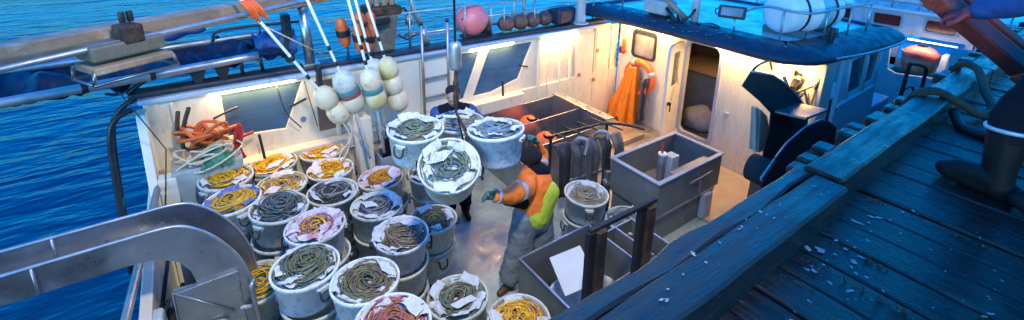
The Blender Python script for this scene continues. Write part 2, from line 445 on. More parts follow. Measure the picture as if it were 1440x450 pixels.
# kerb timbers
def timber(x0, x1, y0, y1, z0, z1, seed, mat='kerb_wood', wob=.012):
    b = MB(); n = max(3, int((x1-x0)/.12)); rr = random.Random(seed)
    rows = []
    for i in range(n+1):
        xx = x0+(x1-x0)*i/n
        a = mn.noise(Vector((xx*2.1, seed, 0)))*wob; c = mn.noise(Vector((xx*2.7, seed+9, 3)))*wob; d = mn.noise(Vector((xx*1.7, seed+5, 7)))*wob
        rows += [(xx, y0+a, z0), (xx, y0+a, z1-.012+d), (xx, y0+a+.014, z1+d), (xx, y1+c-.014, z1+d), (xx, y1+c, z1-.014+d), (xx, y1+c, z0)]
    f = [(i*6+k, i*6+k+1, (i+1)*6+k+1, (i+1)*6+k) for i in range(n) for k in range(5)]+[tuple(range(5, -1, -1)), tuple(n*6+k for k in range(6))]
    b.add(rows, f); return part('kerb_timber', b, mat, quay)
timber(-.6, 2.80, .715, .895, 2.38, 2.60, 1)
timber(2.84, 6.4, .755, .955, 2.38, 2.615, 2)
timber(6.44, 10.6, .74, .94, 2.38, 2.61, 3)
timber(10.64, 26, .74, .94, 2.38, 2.61, 4)
timber(-.6, 2.86, .90, 1.00, 2.1, 2.585, 6, 'kerb_wood', .03)
timber(2.9, 26, .96, 1.035, 2.1, 2.50, 7, 'black_timber', .03)
# square heads of the fender piles along the edge
fb = MB(); fb.box(-.075, .075, 0, .16, -1.6, 0); fme = fb.mesh('fender_pile', 'kerb_wood')
for k in range(32):
    o = bpy.data.objects.new('fender_pile', fme); C.objects.link(o); o.parent = quay
    o.location = (3.15+k*.27, 1.0+rq.uniform(-.01, .03), 2.44+rq.uniform(-.05, .03)); o.rotation_euler = (0, 0, rq.uniform(-.08, .08))
    o.scale = (rq.uniform(.8, 1.15), rq.uniform(.8, 1.2), 1)
    bv = o.modifiers.new('bevel', 'BEVEL'); bv.width = .018; bv.segments = 2
# gull droppings and moss in the joints
dr = MB(); rd = random.Random(11)
def splat(cx, cy, z, r, n=9):
    a0 = rd.uniform(0, 6); st = rd.uniform(1, 2.6); an = rd.uniform(0, 6)
    v = [(cx, cy, z+.003)]
    for k in range(n):
        t = 2*math.pi*k/n; q = r*rd.uniform(.45, 1.15); u, ww = q*st*math.cos(t), q*math.sin(t)
        v.append((cx+u*math.cos(an)-ww*math.sin(an), cy+u*math.sin(an)+ww*math.cos(an), z+.0015))
    dr.add(v, [(0, k+1, (k+1) % n+1) for k in range(n)], True)
for cx, cy, r in ((2.35, .64, .03), (2.5, .6, .022), (2.42, .55, .03), (2.62, .52, .025), (2.3, .5, .02), (2.75, .6, .03), (2.9, .57, .02), (2.72, -.1, .035), (2.5, .12, .018), (3.1, .5, .018), (2.2, .42, .015), (2.15, .58, .02)):
    for _ in range(3): splat(cx+rd.uniform(-.05, .05), cy+rd.uniform(-.05, .05), 2.452, r*rd.uniform(.2, .6))
for _ in range(90): splat(rd.uniform(1.3, 3.2), rd.uniform(-.6, .68), 2.453, rd.uniform(.002, .006))
for cx, r in ((1.62, .02), (2.0, .014), (1.35, .018), (2.62, .014), (2.2, .012), (3.5, .02), (4.3, .02), (3.1, .015)):
    for _ in range(3): splat(cx+rd.uniform(-.05, .05), rd.uniform(.74, .9), 2.606 if cx < 2.8 else 2.625, r*rd.uniform(.25, .6))
for _ in range(30): splat(rd.uniform(.9, 5), rd.uniform(.74, .88), 2.607, rd.uniform(.002, .005))
tag(part('bird_droppings', dr, 'dropping'), 'white gull droppings splashed over the wet quay planks and kerb', 'droppings', kind='stuff')
ms = MB()
for _ in range(1500):
    xx = rd.choice((2.02, 2.02, 2.23, 2.46, 3.07))+rd.gauss(0, .014); yy = rd.uniform(-.9, .68)
    if mn.noise(Vector((xx*3, yy*3, 1))) < -.05: continue
    s_ = rd.uniform(.005, .016); a = rd.uniform(0, 6)
    ms.add([(xx-s_*math.cos(a)*.4, yy-s_*math.sin(a)*.4, 2.445), (xx+s_*math.cos(a)*.4, yy+s_*math.sin(a)*.4, 2.445), (xx+rd.gauss(0, .008), yy+rd.gauss(0, .008), 2.453+s_*.8)], [(0, 1, 2)])
tag(part('moss', ms, 'moss'), 'dark moss and dirt growing in the joints of the quay planks', 'moss', kind='stuff')

# ------------------------------------------------------------------ the fishing boat
boat = thing('fishing_boat', 'longline fishing boat moored at the quay with lit open working deck and white deckhouse', 'boat', (3.5, 3.7, -.75))
g = MB()
hull = [(-.62, 1.35), (6.5, 1.30), (8.6, 1.5), (9.7, 2.2), (10.4, 3.75), (9.7, 5.3), (8.6, 6.05), (6.5, 6.3), (-.62, 6.3)]
g.prism(hull, lambda u, v, t: (u, v, t), -1.2, -.06)
part('hull', g, 'blue_hull', boat, .03)
g = MB(); g.box(-.6, 6.88, 1.4, 6.0, -.05, 0)
deck = part('deck', g, 'deck_paint', boat)
g = MB(); g.box(5.35, 6.86, 4.05, 5.72, .004, .15)   # raised step with checker plate
pf = part('step_platform', g, 'checker', boat, .008)
g = MB()
for a in range(40):
    for b in range(44):
        xx, yy = 5.37+a*.0375, 4.07+b*.0375
        if xx > 6.84 or yy > 5.70: continue
        an = R(45) if (a+b) % 2 else R(-45)
        c, s_ = math.cos(an)*.014, math.sin(an)*.014; c2, s2 = -math.sin(an)*.004, math.cos(an)*.004
        g.add([(xx-c, yy-s_, .151), (xx+c2, yy+s2, .1545), (xx+c, yy+s_, .151), (xx-c2, yy-s2, .1545)], [(0, 1, 2, 3)])
tag(part('tread_pattern', g, 'checker', pf), kind='stuff')
g = MB(); g.box(5.62, 6.4, 4.75, 5.6, .152, .235); part('hatch', g, 'checker', boat, .01)
g = MB(); g.box(5.35, 6.88, 1.9, 4.02, .003, .03); part('tan_floor', g, 'tan_deck', boat)

# far bulwark: thick lower wall with a ledge, thin upper wall with slanting cut-outs
Yf = lambda yy: (lambda u, v, t: (u, yy+t, v))
g = MB(); g.box(-.55, 4.45, 5.80, 6.02, 0, 1.09); g.box(4.45, 6.88, 5.94, 6.02, 0, 1.09); part('bulwark', g, 'paint_lamp_warm', boat, .012)
bw = plate([(-.55, 1.088), (6.88, 1.088), (6.88, 1.98), (-.55, 1.98)],
           [[(.16, 1.93), (1.04, 1.93), (.79, 1.34), (.17, 1.40)],
            [(3.22, 1.92), (3.67, 1.92), (3.36, 1.17), (3.22, 1.16)],
            [(3.84, 1.92), (4.72, 1.92), (4.43, 1.30), (3.88, 1.17), (3.54, 1.17)]], Yf(6.0), .05)
for pl in ([(.16, 1.93), (1.04, 1.93), (.79, 1.34), (.17, 1.40)], [(3.22, 1.92), (3.67, 1.92), (3.36, 1.17), (3.22, 1.16)], [(3.84, 1.92), (4.72, 1.92), (4.43, 1.30), (3.88, 1.17), (3.54, 1.17)]):
    g = MB(); g.prism(pl, Yf(6.0), -.004, .004); part('cutout_pane', g, 'smoked_pane', boat)
part('bulwark_wall', bw, 'paint_lamp_warm', boat, .006)
g = MB()
for (u0, w0) in ((-.3, .035), (1.42, .05), (2.65, .05), (4.86, .05), (5.35, .035), (5.60, .05), (6.22, .02), (6.66, .03)):
    g = MB(); g.box(u0-w0/2, u0+w0/2, 5.925, 5.974, 1.092 if u0 < 4.4 else .02, 1.96); part('wall_rib', g, 'paint_lamp_warm', boat, .006)
g = MB(); g.box(1.56, 2.62, 5.955, 5.972, 1.11, 1.94); part('inner_panel', g, 'paint_white', boat, .004)
g = MB(); g.box(2.68, 3.16, 5.955, 5.972, 1.11, 1.94); part('inner_panel', g, 'paint_white', boat, .004)
g = MB(); g.box(5.72, 6.18, 5.935, 5.972, .2, 1.9); part('locker_door', g, 'paint_lamp_warm', boat, .008)
g = MB(); g.box(6.26, 6.62, 5.935, 5.972, .2, 1.9); part('locker_door', g, 'paint_lamp_warm', boat, .008)
g = MB()
for u0, z0 in ((5.83, 1.12), (6.28, 1.53), (6.22, .95)): g = MB(); g.box(u0-.03, u0+.03, 5.915, 5.934, z0-.035, z0+.035); part('latch', g, 'brass', boat, .004)
g = MB(); g.tube(smoothpath([(5.02, 5.93, 1.92), (5.06, 5.91, 1.5), (5.02, 5.92, 1.2), (5.06, 5.92, .9)]), .008, 6); part('wall_cable', g, 'cream_rope', boat)
# gunwale: pale inner rail and navy rubber cap
g = MB(); g.box(-.58, 6.6, 5.93, 6.08, 1.982, 2.035); part('gunwale_rail', g, 'pale_blue_paint', boat, .01)
g = MB(); g.box(-.66, 6.5, 5.99, 6.20, 2.037, 2.10); part('gunwale_cap', g, 'navy_rubber', boat, .02)
g = MB(); g.tube([(-.6, 6.3, 1.75), (9, 6.3, 1.7)], .05, 8); part('rubbing_strake', g, 'pale_blue_paint', boat)
# stern: transom wall, corner slab, top rail
g = MB(); g.box(-.62, -.54, 1.45, 5.95, 0, 1.16); part('transom', g, 'paint_offwhite', boat, .012)
g = MB(); g.tube([(-.50, 5.83, 1.22), (-.69, 3.5, 1.22), (-.72, 1.8, 1.22)], .03, 10); part('transom_rail', g, 'galv', boat)
sl = MB(); sl.prism([(5.93, 1.95), (5.93, 0), (5.45, 0), (5.45, 1.1), (5.72, 1.95)], lambda u, v, t: (t, u, v), -.60, -.52); part('stern_corner', sl, 'paint_white', boat, .01)
g = MB(); g.box(-.515, -.36, 5.45, 5.62, .0, 1.30); part('stern_post', g, 'paint_white', boat, .01)
# near bulwark under the quay
g = MB(); g.box(-.6, 7, 1.42, 1.56, 0, .9); part('near_bulwark', g, 'pale_blue_paint', boat, .012)
g = MB(); g.box(-.6, 7.1, 1.36, 1.62, .902, .96); part('near_gunwale', g, 'navy_rubber', boat, .02)
g = MB(); g.box(3.3, 5.0, 2.1, 2.5, .0, .10); part('deck_coaming', g, 'pale_blue_paint', boat, .01)

# deckhouse aft wall with door and window
Xf = lambda xx: (lambda u, v, t: (xx+t, u, v))
aw = plate([(2.72, 0), (5.93, 0), (5.93, 2.14), (2.72, 2.14)], [rrect(3.80, 4.40, .34, 1.99, .1), rrect(5.08, 5.58, 1.44, 1.94, .07)], Xf(6.92), .06)
part('deckhouse_wall', aw, 'paint_lamp_warm', boat, .004)
fr = plate(rrect(5.05, 5.61, 1.41, 1.97, .09), [rrect(5.10, 5.56, 1.46, 1.92, .06)], Xf(6.885), .03); part('window_frame', fr, 'black_rubber', boat, .006)
g = MB(); g.box(6.91, 6.918, 5.08, 5.58, 1.44, 1.94); part('window_pane', g, 'window_pane', boat)
fr = plate(rrect(3.75, 4.45, .29, 2.05, .13), [rrect(3.81, 4.39, .35, 1.98, .1)], Xf(6.88), .05); part('door_frame', fr, 'paint_grey', boat, .008)
# open door leaf hinged on the left jamb
def leaf_fn(u, v, t): return (6.85-.97*u-.24*t, 4.47-.22*u+.97*t, v)
lf = plate(rrect(0, .60, .36, 2.0, .12), [rrect(.17, .43, 1.25, 1.85, .05)], leaf_fn, .05)
dl = part('door_leaf', lf, 'paint_white', boat, .006)
g = MB(); g.prism(rrect(.15, .45, 1.22, 1.88, .05), leaf_fn, -.008, .008); part('door_glass', g, 'window_pane', dl)
g = MB(); g.ball(leaf_fn(.5, .98, -.06), .035, 10); g.cyl(leaf_fn(.5, .98, -.0), leaf_fn(.5, .98, -.06), .018); g.tube([leaf_fn(.5, .98, -.07), leaf_fn(.5, .9, -.08), leaf_fn(.49, .84, -.07)], .012, 6); part('door_knob', g, 'black_rubber', dl)
g = MB(); g.tube(smoothpath([leaf_fn(.3, 1.75, -.05), leaf_fn(.33, 1.5, -.07), leaf_fn(.27, 1.3, -.07), leaf_fn(.36, 1.18, -.06), leaf_fn(.4, 1.02, -.05)]), .011, 6); part('door_cable', g, 'cream_rope', dl)
# room behind the door
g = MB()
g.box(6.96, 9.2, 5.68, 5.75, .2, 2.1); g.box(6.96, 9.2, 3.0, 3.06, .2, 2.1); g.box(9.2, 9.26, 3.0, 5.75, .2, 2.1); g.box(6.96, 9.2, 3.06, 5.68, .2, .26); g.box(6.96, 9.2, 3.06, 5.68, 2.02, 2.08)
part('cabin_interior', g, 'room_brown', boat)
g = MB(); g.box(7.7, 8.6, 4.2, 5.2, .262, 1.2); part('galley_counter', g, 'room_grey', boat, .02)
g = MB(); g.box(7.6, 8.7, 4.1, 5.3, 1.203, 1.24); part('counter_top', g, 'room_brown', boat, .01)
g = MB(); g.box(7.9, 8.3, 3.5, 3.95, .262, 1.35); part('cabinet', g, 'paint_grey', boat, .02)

# roof with navy rounded visor
rim = [(6.24, 6.35), (6.30, 5.5), (6.33, 3.7), (6.30, 2.85), (6.42, 2.55), (6.85, 2.38), (8.9, 2.22), (9.3, 2.55), (9.5, 4), (9.3, 6.2)]
g = MB(); g.prism([(x+.07 if x < 7 else x-.05, y+(.1 if y < 3 else -.1 if y > 6 else 0)) for x, y in rim], lambda u, v, t: (u, v, t), 2.17, 2.36)
rf = part('roof', g, 'roof_white', boat, .03)
g = MB(); pts = smoothpath([(x, y, 2.19) for x, y in rim]+[(7.8, 6.4, 2.19), (6.5, 6.42, 2.19)], 5)
vv = []; N = len(pts)
prof = [(.0, -.015), (-.06, -.02), (-.12, .0), (-.14, .045), (-.11, .09), (-.03, .145), (.10, .185), (.34, .205), (.34, .18), (.10, -.02)]
for i in range(N):
    t = (pts[(i+1) % N]-pts[i-1]).normalized(); nrm = Vector((t.y, -t.x, 0))  # outward is -nrm or nrm
    if (pts[i]-Vector((8, 4.2, 2.19))).dot(nrm) > 0: nrm = -nrm               # nrm points inward
    for a, b in prof: vv.append(pts[i]+nrm*a+Vector((0, 0, b)))
K = len(prof)
g.add(vv, [(i*K+k, i*K+(k+1) % K, ((i+1) % N)*K+(k+1) % K, ((i+1) % N)*K+k) for i in range(N) for k in range(K)], True)
part('roof_visor', g, 'navy_rubber', rf)
g = MB()
for k in range(40):
    a = rd.random(); xx = 6.20+rd.uniform(-.02, .25); yy = rd.uniform(3.6, 5.4) if k < 26 else rd.uniform(2.6, 5.9); r_ = rd.uniform(.006, .022)
    zz = 2.19+np.interp(xx-6.315, [-.14, -.11, -.03, .10, .34], [.045, .09, .145, .185, .205])+.002
    g.ball((xx, yy, zz), (r_, r_*rd.uniform(.7, 1.6), .003), 8)
tag(part('visor_spots', g, 'dropping', rf), kind='stuff')
# wheelhouse side with slanting windows on the quay side
g = plate([(7.46, .2), (9.35, .2), (9.1, 1.0), (8.9, 2.15), (7.46, 2.15)], [[(7.66, 2.04), (8.28, 2.07), (8.34, 1.52), (7.78, 1.50)], [(8.36, 2.07), (8.84, 2.07), (8.80, 1.56), (8.43, 1.52)]], Yf(2.33), .05)
part('wheelhouse_side', g, 'white_plastic', boat, .006)
g = MB(); g.box(7.6, 8.86, 2.328, 2.334, 1.48, 2.1); part('wheelhouse_glass', g, 'glass_dark', boat)
for a, b in ((7.62, 7.76), (8.31, 8.38), (8.87, 8.86)):
    g = MB(); g.tube([(a, 2.295, 2.1), (b, 2.295, 1.46)], .022, 8); part('window_mullion', g, 'white_plastic', boat)
g = MB(); g.bar((7.5, 2.29, 1.40), (8.95, 2.29, 1.44), .04, .05); part('window_sill', g, 'white_plastic', boat, .006)
g = MB(); g.tube(smoothpath([(6.9, 2.24, 2.24), (7.8, 2.12, 2.22), (8.8, 2.06, 2.23), (9.15, 2.12, 2.26), (9.2, 2.3, 2.2)]), .02, 8); part('roof_grab_rail', g, 'galv', rf)
g = MB(); g.box(9.1, 10.2, 2.35, 5.2, -.05, .95); part('foredeck_house', g, 'pale_blue_paint', boat, .04)
# railing on the side deck by the wheelhouse
g = MB()
g.tube(smoothpath([(9.0, 1.95, .7), (9.02, 1.95, 1.75), (9.15, 1.95, 1.86), (9.95, 1.95, 1.66), (10.12, 1.95, 1.5), (10.15, 1.95, .8)], 5), .028, 8)
g.tube(smoothpath([(9.02, 1.95, 1.45), (9.5, 1.95, 1.40), (9.85, 1.95, 1.15), (10.13, 1.95, 1.0)], 5), .02, 8)
part('side_rail', g, 'black_tube', boat)
# column and shelf inside the side shelter
g = MB(); g.box(7.02, 7.40, 2.36, 2.80, .2, 2.10); part('shelter_column', g, 'paint_lamp_warm', boat, .03)
g = MB(); g.box(6.95, 8.6, 3.3, 3.36, .1, 2.1); part('shelter_wall', g, 'paint_offwhite', boat)
g = MB(); g.box(6.95, 7.9, 2.75, 3.28, .1, 1.0); part('shelter_bench', g, 'steel_dark', boat, .02)

# far railing above the bulwark
g = MB()
for xx in (1.68, 2.58, 3.5, 3.98, 4.24, 4.88, 5.66, 6.3): g.tube([(xx, 6.14, 2.1), (xx, 6.14, 2.62)], .016, 8)
g.tube([(1.4, 6.14, 2.62), (6.4, 6.14, 2.62)], .013, 8); g.tube([(3.5, 6.14, 2.42), (6.4, 6.14, 2.42)], .016, 8); g.tube([(2.2, 6.5, 2.20), (6.2, 6.5, 2.16)], .028, 8)
part('bulwark_railing', g, 'galv', boat)
g = MB()
g.tube(smoothpath([(-.60, 6.1, 2.02), (-.74, 6.1, 1.93), (-.84, 6.1, 1.75), (-.89, 6.1, 1.3), (-.95, 6.1, .2)], 5), .028, 8)
g.tube(smoothpath([(-.60, 5.75, 2.02), (-.74, 5.72, 1.97), (-.82, 5.7, 1.80), (-.86, 5.7, 1.35), (-.92, 5.7, .2)], 5), .028, 8)
g.tube([(-.90, 6.1, .9), (-.88, 5.7, .9)], .02, 6)
g.tube(smoothpath([(-.66, 6.1, 2.08), (-.5, 6.1, 2.2), (-.33, 6.1, 2.27), (-.1, 6.1, 2.24), (-.02, 6.1, 2.18), (.0, 6.1, 2.08)], 5), .022, 8)
g.tube(smoothpath([(-.84, 6.1, 2.12), (-.72, 6.1, 2.1), (-.5, 6.1, 2.2)], 5), .014, 6)
part('stern_guard', g, 'black_tube', boat)
for k in range(9):
    g = MB(); xx = -.2+k*.42; g.cyl((xx, 5.80, 1.0), (xx, 5.785, 1.0), .014, 8); part('bolt', g, 'galv', boat)
g = MB(); g.tube(smoothpath([(1.5, 5.78, .95), (2.6, 5.78, .93), (3.4, 5.78, .95), (3.46, 5.78, .5), (3.46, 5.78, .05)]), .02, 8); part('conduit_pipe', g, 'galv', boat)
# lamps of the boat: strips under the gunwale cap and under the roof edge
def strip(p, q, power, vis=True, nrm=(0, 0, -1)):
    p, q = Vector(p), Vector(q); c = (p+q)/2; d = (q-p)
    b = MB(); b.bar(p, q, .035, .02)
    o = part('strip_lamp', b, 'lamp_glow', boat)
    L = bpy.data.lights.new('strip_light', 'AREA'); L.shape = 'RECTANGLE'; L.size = d.length; L.size_y = .05; L.energy = power; L.color = LAMP
    ob = bpy.data.objects.new('strip_light', L); C.objects.link(ob)
    n = Vector(nrm).normalized(); ob.location = c+n*.02
    xz = d.normalized(); zz = -n; yy = zz.cross(xz)
    ob.rotation_euler = Matrix((xz, yy, zz)).transposed().to_euler()
strip((6.82, 3.20, 2.02), (6.82, 3.88, 2.02), 1.6, nrm=(-.35, 0, -1))
strip((6.80, 4.75, 2.07), (6.80, 5.75, 2.07), 2.4, nrm=(-.3, 0, -1))
strip((.05, 5.95, 1.965), (.95, 5.95, 1.965), .75, nrm=(0, -.35, -1))
strip((3.5, 5.95, 1.965), (4.3, 5.95, 1.965), .8, nrm=(0, -.3, -1))
strip((4.9, 5.90, 1.965), (5.7, 5.90, 1.965), 2.4, nrm=(0, -.3, -1))
strip((7.5, 4.4, 2.0), (8.1, 4.4, 2.0), .45)
strip((6.72, 2.52, 2.07), (6.72, 2.86, 2.07), 1.2, nrm=(.3, 0, -1))
# derrick over the deck with its working lamp: carries the hoist rope and lights the tubs
de = thing('derrick', 'derrick boom over the deck carrying the hoist rope and a working lamp', 'derrick', (2.2, 6.25, 2.98))
g = MB(); g.tube([(2.2, 6.25, 2.98), (1.94, 3.62, 6.6)], .06, 10); g.tube([(1.95, 3.64, 6.57), (.93, .9, 7.12)], .035, 8); part('derrick_boom', g, 'galv', de)
g = MB(); g.cyl((1.94, 3.62, 6.44), (1.94, 3.62, 6.6), .05, 12); part('block', g, 'black_rubber', de)
g = MB(); g.lathe([(.0, .22), (.06, .22), (.14, .0), (.13, .0), (.05, .2)], 20, Matrix.Translation((.95, .95, 6.86))); part('lamp_hood', g, 'black_rubber', de)
g = MB(); g.lathe([(0, .0), (.12, .0), (.10, .03), (0, .04)], 20, Matrix.Translation((.95, .95, 6.89))); part('lamp_glass', g, 'lamp_glow', de)
L = bpy.data.lights.new('deck_lamp', 'SPOT'); L.energy = DECK_W; L.color = (1.0, .90, .66); L.spot_size = R(68); L.spot_blend = .45; L.shadow_soft_size = .32
ob = bpy.data.objects.new('deck_lamp', L); C.objects.link(ob); ob.location = (.95, .95, 6.84)
ob.rotation_euler = (Vector((.95, .95, 6.84))-Vector((1.6, 4.7, 0))).to_track_quat('Z', 'Y').to_euler()

# ------------------------------------------------------------------ tubs of longline
TH = .32
def tub_proto():
    t = thing('line_tub', 'white plastic line tub', 'tub')
    b = MB()
    b.lathe([(.0, .0), (.19, .0), (.212, .008), (.222, .03), (.252, .285), (.262, .287), (.267, .295), (.267, .316), (.262, .32), (.252, .32), (.247, .313), (.243, .28), (.215, .03), (.0, .02)], 32)
    part('tub_body', b, 'tub_white', t, local=True)
    for s in (0, 1):
        a = R(180*s); m = Matrix.Rotation(a, 4, 'Z')
        b = MB(); vs = []
        for x0, x1, y0, y1, z0, z1 in ((.236, .272, -.05, .05, .225, .262),): b.box(x0, x1, y0, y1, z0, z1)
        b.v = [tuple(m @ Vector(p)) for p in b.v]
        part('lug', b, 'lug_white', t, .006, local=True)
        pts = [(.262, -.045, .25), (.285, -.045, .24), (.292, -.042, .19), (.286, -.02, .155), (.283, .012, .15), (.290, .04, .18), (.285, .047, .24), (.262, .045, .25)]
        b = MB(); b.tube(smoothpath([m @ Vector(p) for p in pts], 4), .0085, 6)
        part('rope_handle', b, 'dark_rope', t, local=True)
    return t

def coil_mesh(seed, c1, c2, loops=52, rad=.232, z0=.285, h=.055, hole=.25, mess=.32, split=.5, r=.0062, off=(0, 0)):
    rg = np.random.default_rng(seed); per = 17; n = loops*per
    t = np.arange(n)/per*2*np.pi; tt = np.arange(n)/per; kn = np.arange(loops+1)
    def ip(v): return np.interp(tt, kn, v)
    r0 = rad*np.clip(hole*.35+(1-hole*.35)*rg.beta(1.25, 1.0, loops+1), .10, 1.0)
    cx = off[0]+ip(rg.normal(0, mess*.28*rad+.008, loops+1)); cy = off[1]+ip(rg.normal(0, mess*.28*rad+.008, loops+1))
    ec = ip(rg.uniform(.58, 1.0, loops+1)); ph = ip(np.cumsum(rg.normal(0, .35, loops+1)))
    rr = ip(r0)*(1+.05*np.sin(t*.5+3)+.04*np.sin(t*2.37+seed)+.03*np.sin(t*3.7+seed*2))
    u, v_ = rr*np.cos(t), rr*ec*np.sin(t)
    x = cx+u*np.cos(ph)-v_*np.sin(ph); y = cy+u*np.sin(ph)+v_*np.cos(ph); sec = np.arange(n)/n
    q = np.hypot(x, y); lim = .238; k = np.where(q > lim, lim/q*(1+.03*np.sin(t*7.3)), 1); x *= k; y *= k
    q = np.hypot(x, y)
    lift = ip(np.abs(rg.normal(0, .35, loops+1)))
    z = z0+h*(.15+.75*sec+.35*lift)*(1.05-.5*(q/rad)**2)+ip(rg.normal(0, .012, loops+1))*np.sin(t+ip(rg.uniform(0, 6, loops+1)))+.006*np.sin(t*1.31+seed)+.006*np.sin(t*2.9)
    P = np.stack([x, y, z], 1)
    T = np.gradient(P, axis=0); T /= np.linalg.norm(T, axis=1)[:, None]
    A = np.cross(T, [0, 0, 1.]); A /= np.linalg.norm(A, axis=1)[:, None]+1e-9; B = np.cross(A, T)
    V = np.concatenate([P+A*r, P+B*r, P-A*r, P-B*r], 1).reshape(-1, 3)
    i = np.arange(n-1)[:, None]*4; kk = np.arange(4)[None]
    F = np.stack([i+kk, i+(kk+1) % 4, i+4+(kk+1) % 4, i+4+kk], 2).reshape(-1, 4)
    me = bpy.data.meshes.new('line_coil'); me.from_pydata(V.tolist(), [], F.tolist())
    me.materials.append(MT['line_'+c1]); me.materials.append(MT['line_'+c2])
    blk = (np.sin(sec*rg.uniform(9, 16)+rg.uniform(0, 6)) > (1-2*split)) if split > 0 else np.zeros(n, bool)
    me.polygons.foreach_set('material_index', np.repeat(blk[:-1].astype('i'), 4).tolist())
    me.polygons.foreach_set('use_smooth', [True]*len(me.polygons))
    return me
def paper_mesh(seed, mat, sheets=8, over=.035, bed=True):
    rg = random.Random(seed); b = MB(); sheets = int(sheets*.72+.5)
    if bed:
        def disc(u, v):
            a = 2*math.pi*u; q = .236*v; p = Vector((q*math.cos(a), q*math.sin(a), .262))
            p.z += mn.noise(p*14+Vector((seed, 0, 0)))*.034+.02*v; return p
        b.grid(disc, 22, 6)
    for k in range(sheets):
        a = 2*math.pi*k/sheets+rg.uniform(-.4, .4); wd = rg.uniform(.10, .20); ln = rg.uniform(.07, .13); r0 = .240+rg.uniform(-.03, .008+over*.5); tw = rg.uniform(-.6, .6)
        o = Vector((rg.uniform(0, 99), seed, 0)); zi = rg.uniform(.0, .035); up_ = rg.uniform(-.02, .035)
        def sh(u, v):
            s = (u-.5)*wd; t = r0-v*ln
            x = t; y = s*(1+.2*v)+tw*(v-.5)*ln
            z = .312+up_*(1-v)**2+zi*math.sin(v*3.1)-.02*v
            q = math.hypot(x, y)
            p = Vector((x*math.cos(a)-y*math.sin(a), x*math.sin(a)+y*math.cos(a), z))
            nn = mn.noise_vector(p*12+o)*.026+mn.noise_vector(p*34+o)*.013
            return p+Vector((nn.x*.6, nn.y*.6, abs(nn.z)*1.3))
        b.grid(sh, 9, 8, sm=False)
    for k in range(sheets//5):
        a = rg.uniform(0, 6.28); wd = rg.uniform(.10, .2); ln = rg.uniform(.07, .13); r0 = rg.uniform(.13, .22); o = Vector((rg.uniform(0, 99), seed, 4)); tw = rg.uniform(-1, 1)
        def sh2(u, v):
            x = r0-v*ln*.9; y = (u-.5)*wd+tw*(v-.5)*ln
            p = Vector((x*math.cos(a)-y*math.sin(a), x*math.sin(a)+y*math.cos(a), .352-.10*max(0, math.hypot(x, y)-.12)))
            nn = mn.noise_vector(p*11+o)*.030+mn.noise_vector(p*34+o)*.013
            return p+Vector((nn.x*.5, nn.y*.5, abs(nn.z)))
        b.grid(sh2, 9, 8, sm=False)
    return b.mesh('newspaper', mat)

proto = tub_proto()
lower_labels = []
used = [False]
def put_tub(x, y, z, label, rz=0, tilt=(0, 0), group='white longline tubs'):
    o = proto if not used[0] else copy_tree(proto)
    used[0] = True
    o.location = (x, y, z); o.rotation_euler = (tilt[0], tilt[1], rz); tag(o, label, 'tub', group)
    return o
rt_ = random.Random(21)
def put_load(t, seed, c1, c2, coil_label, paper_label, pm='newspaper', sheets=8, over=.035, **kw):
    me = coil_mesh(seed, c1, c2, **kw)
    o = bpy.data.objects.new('line_coil', me); C.objects.link(o); o.location = t.location; o.rotation_euler = t.rotation_euler
    tag(o, coil_label, 'fishing line', 'coils of longline in the tubs')
    if paper_label:
        p = bpy.data.objects.new('newspaper', paper_mesh(seed+500, pm, sheets, over)); C.objects.link(p); p.location = t.location; p.rotation_euler = t.rotation_euler
        tag(p, paper_label, 'newspaper', 'newspaper lining the tubs')
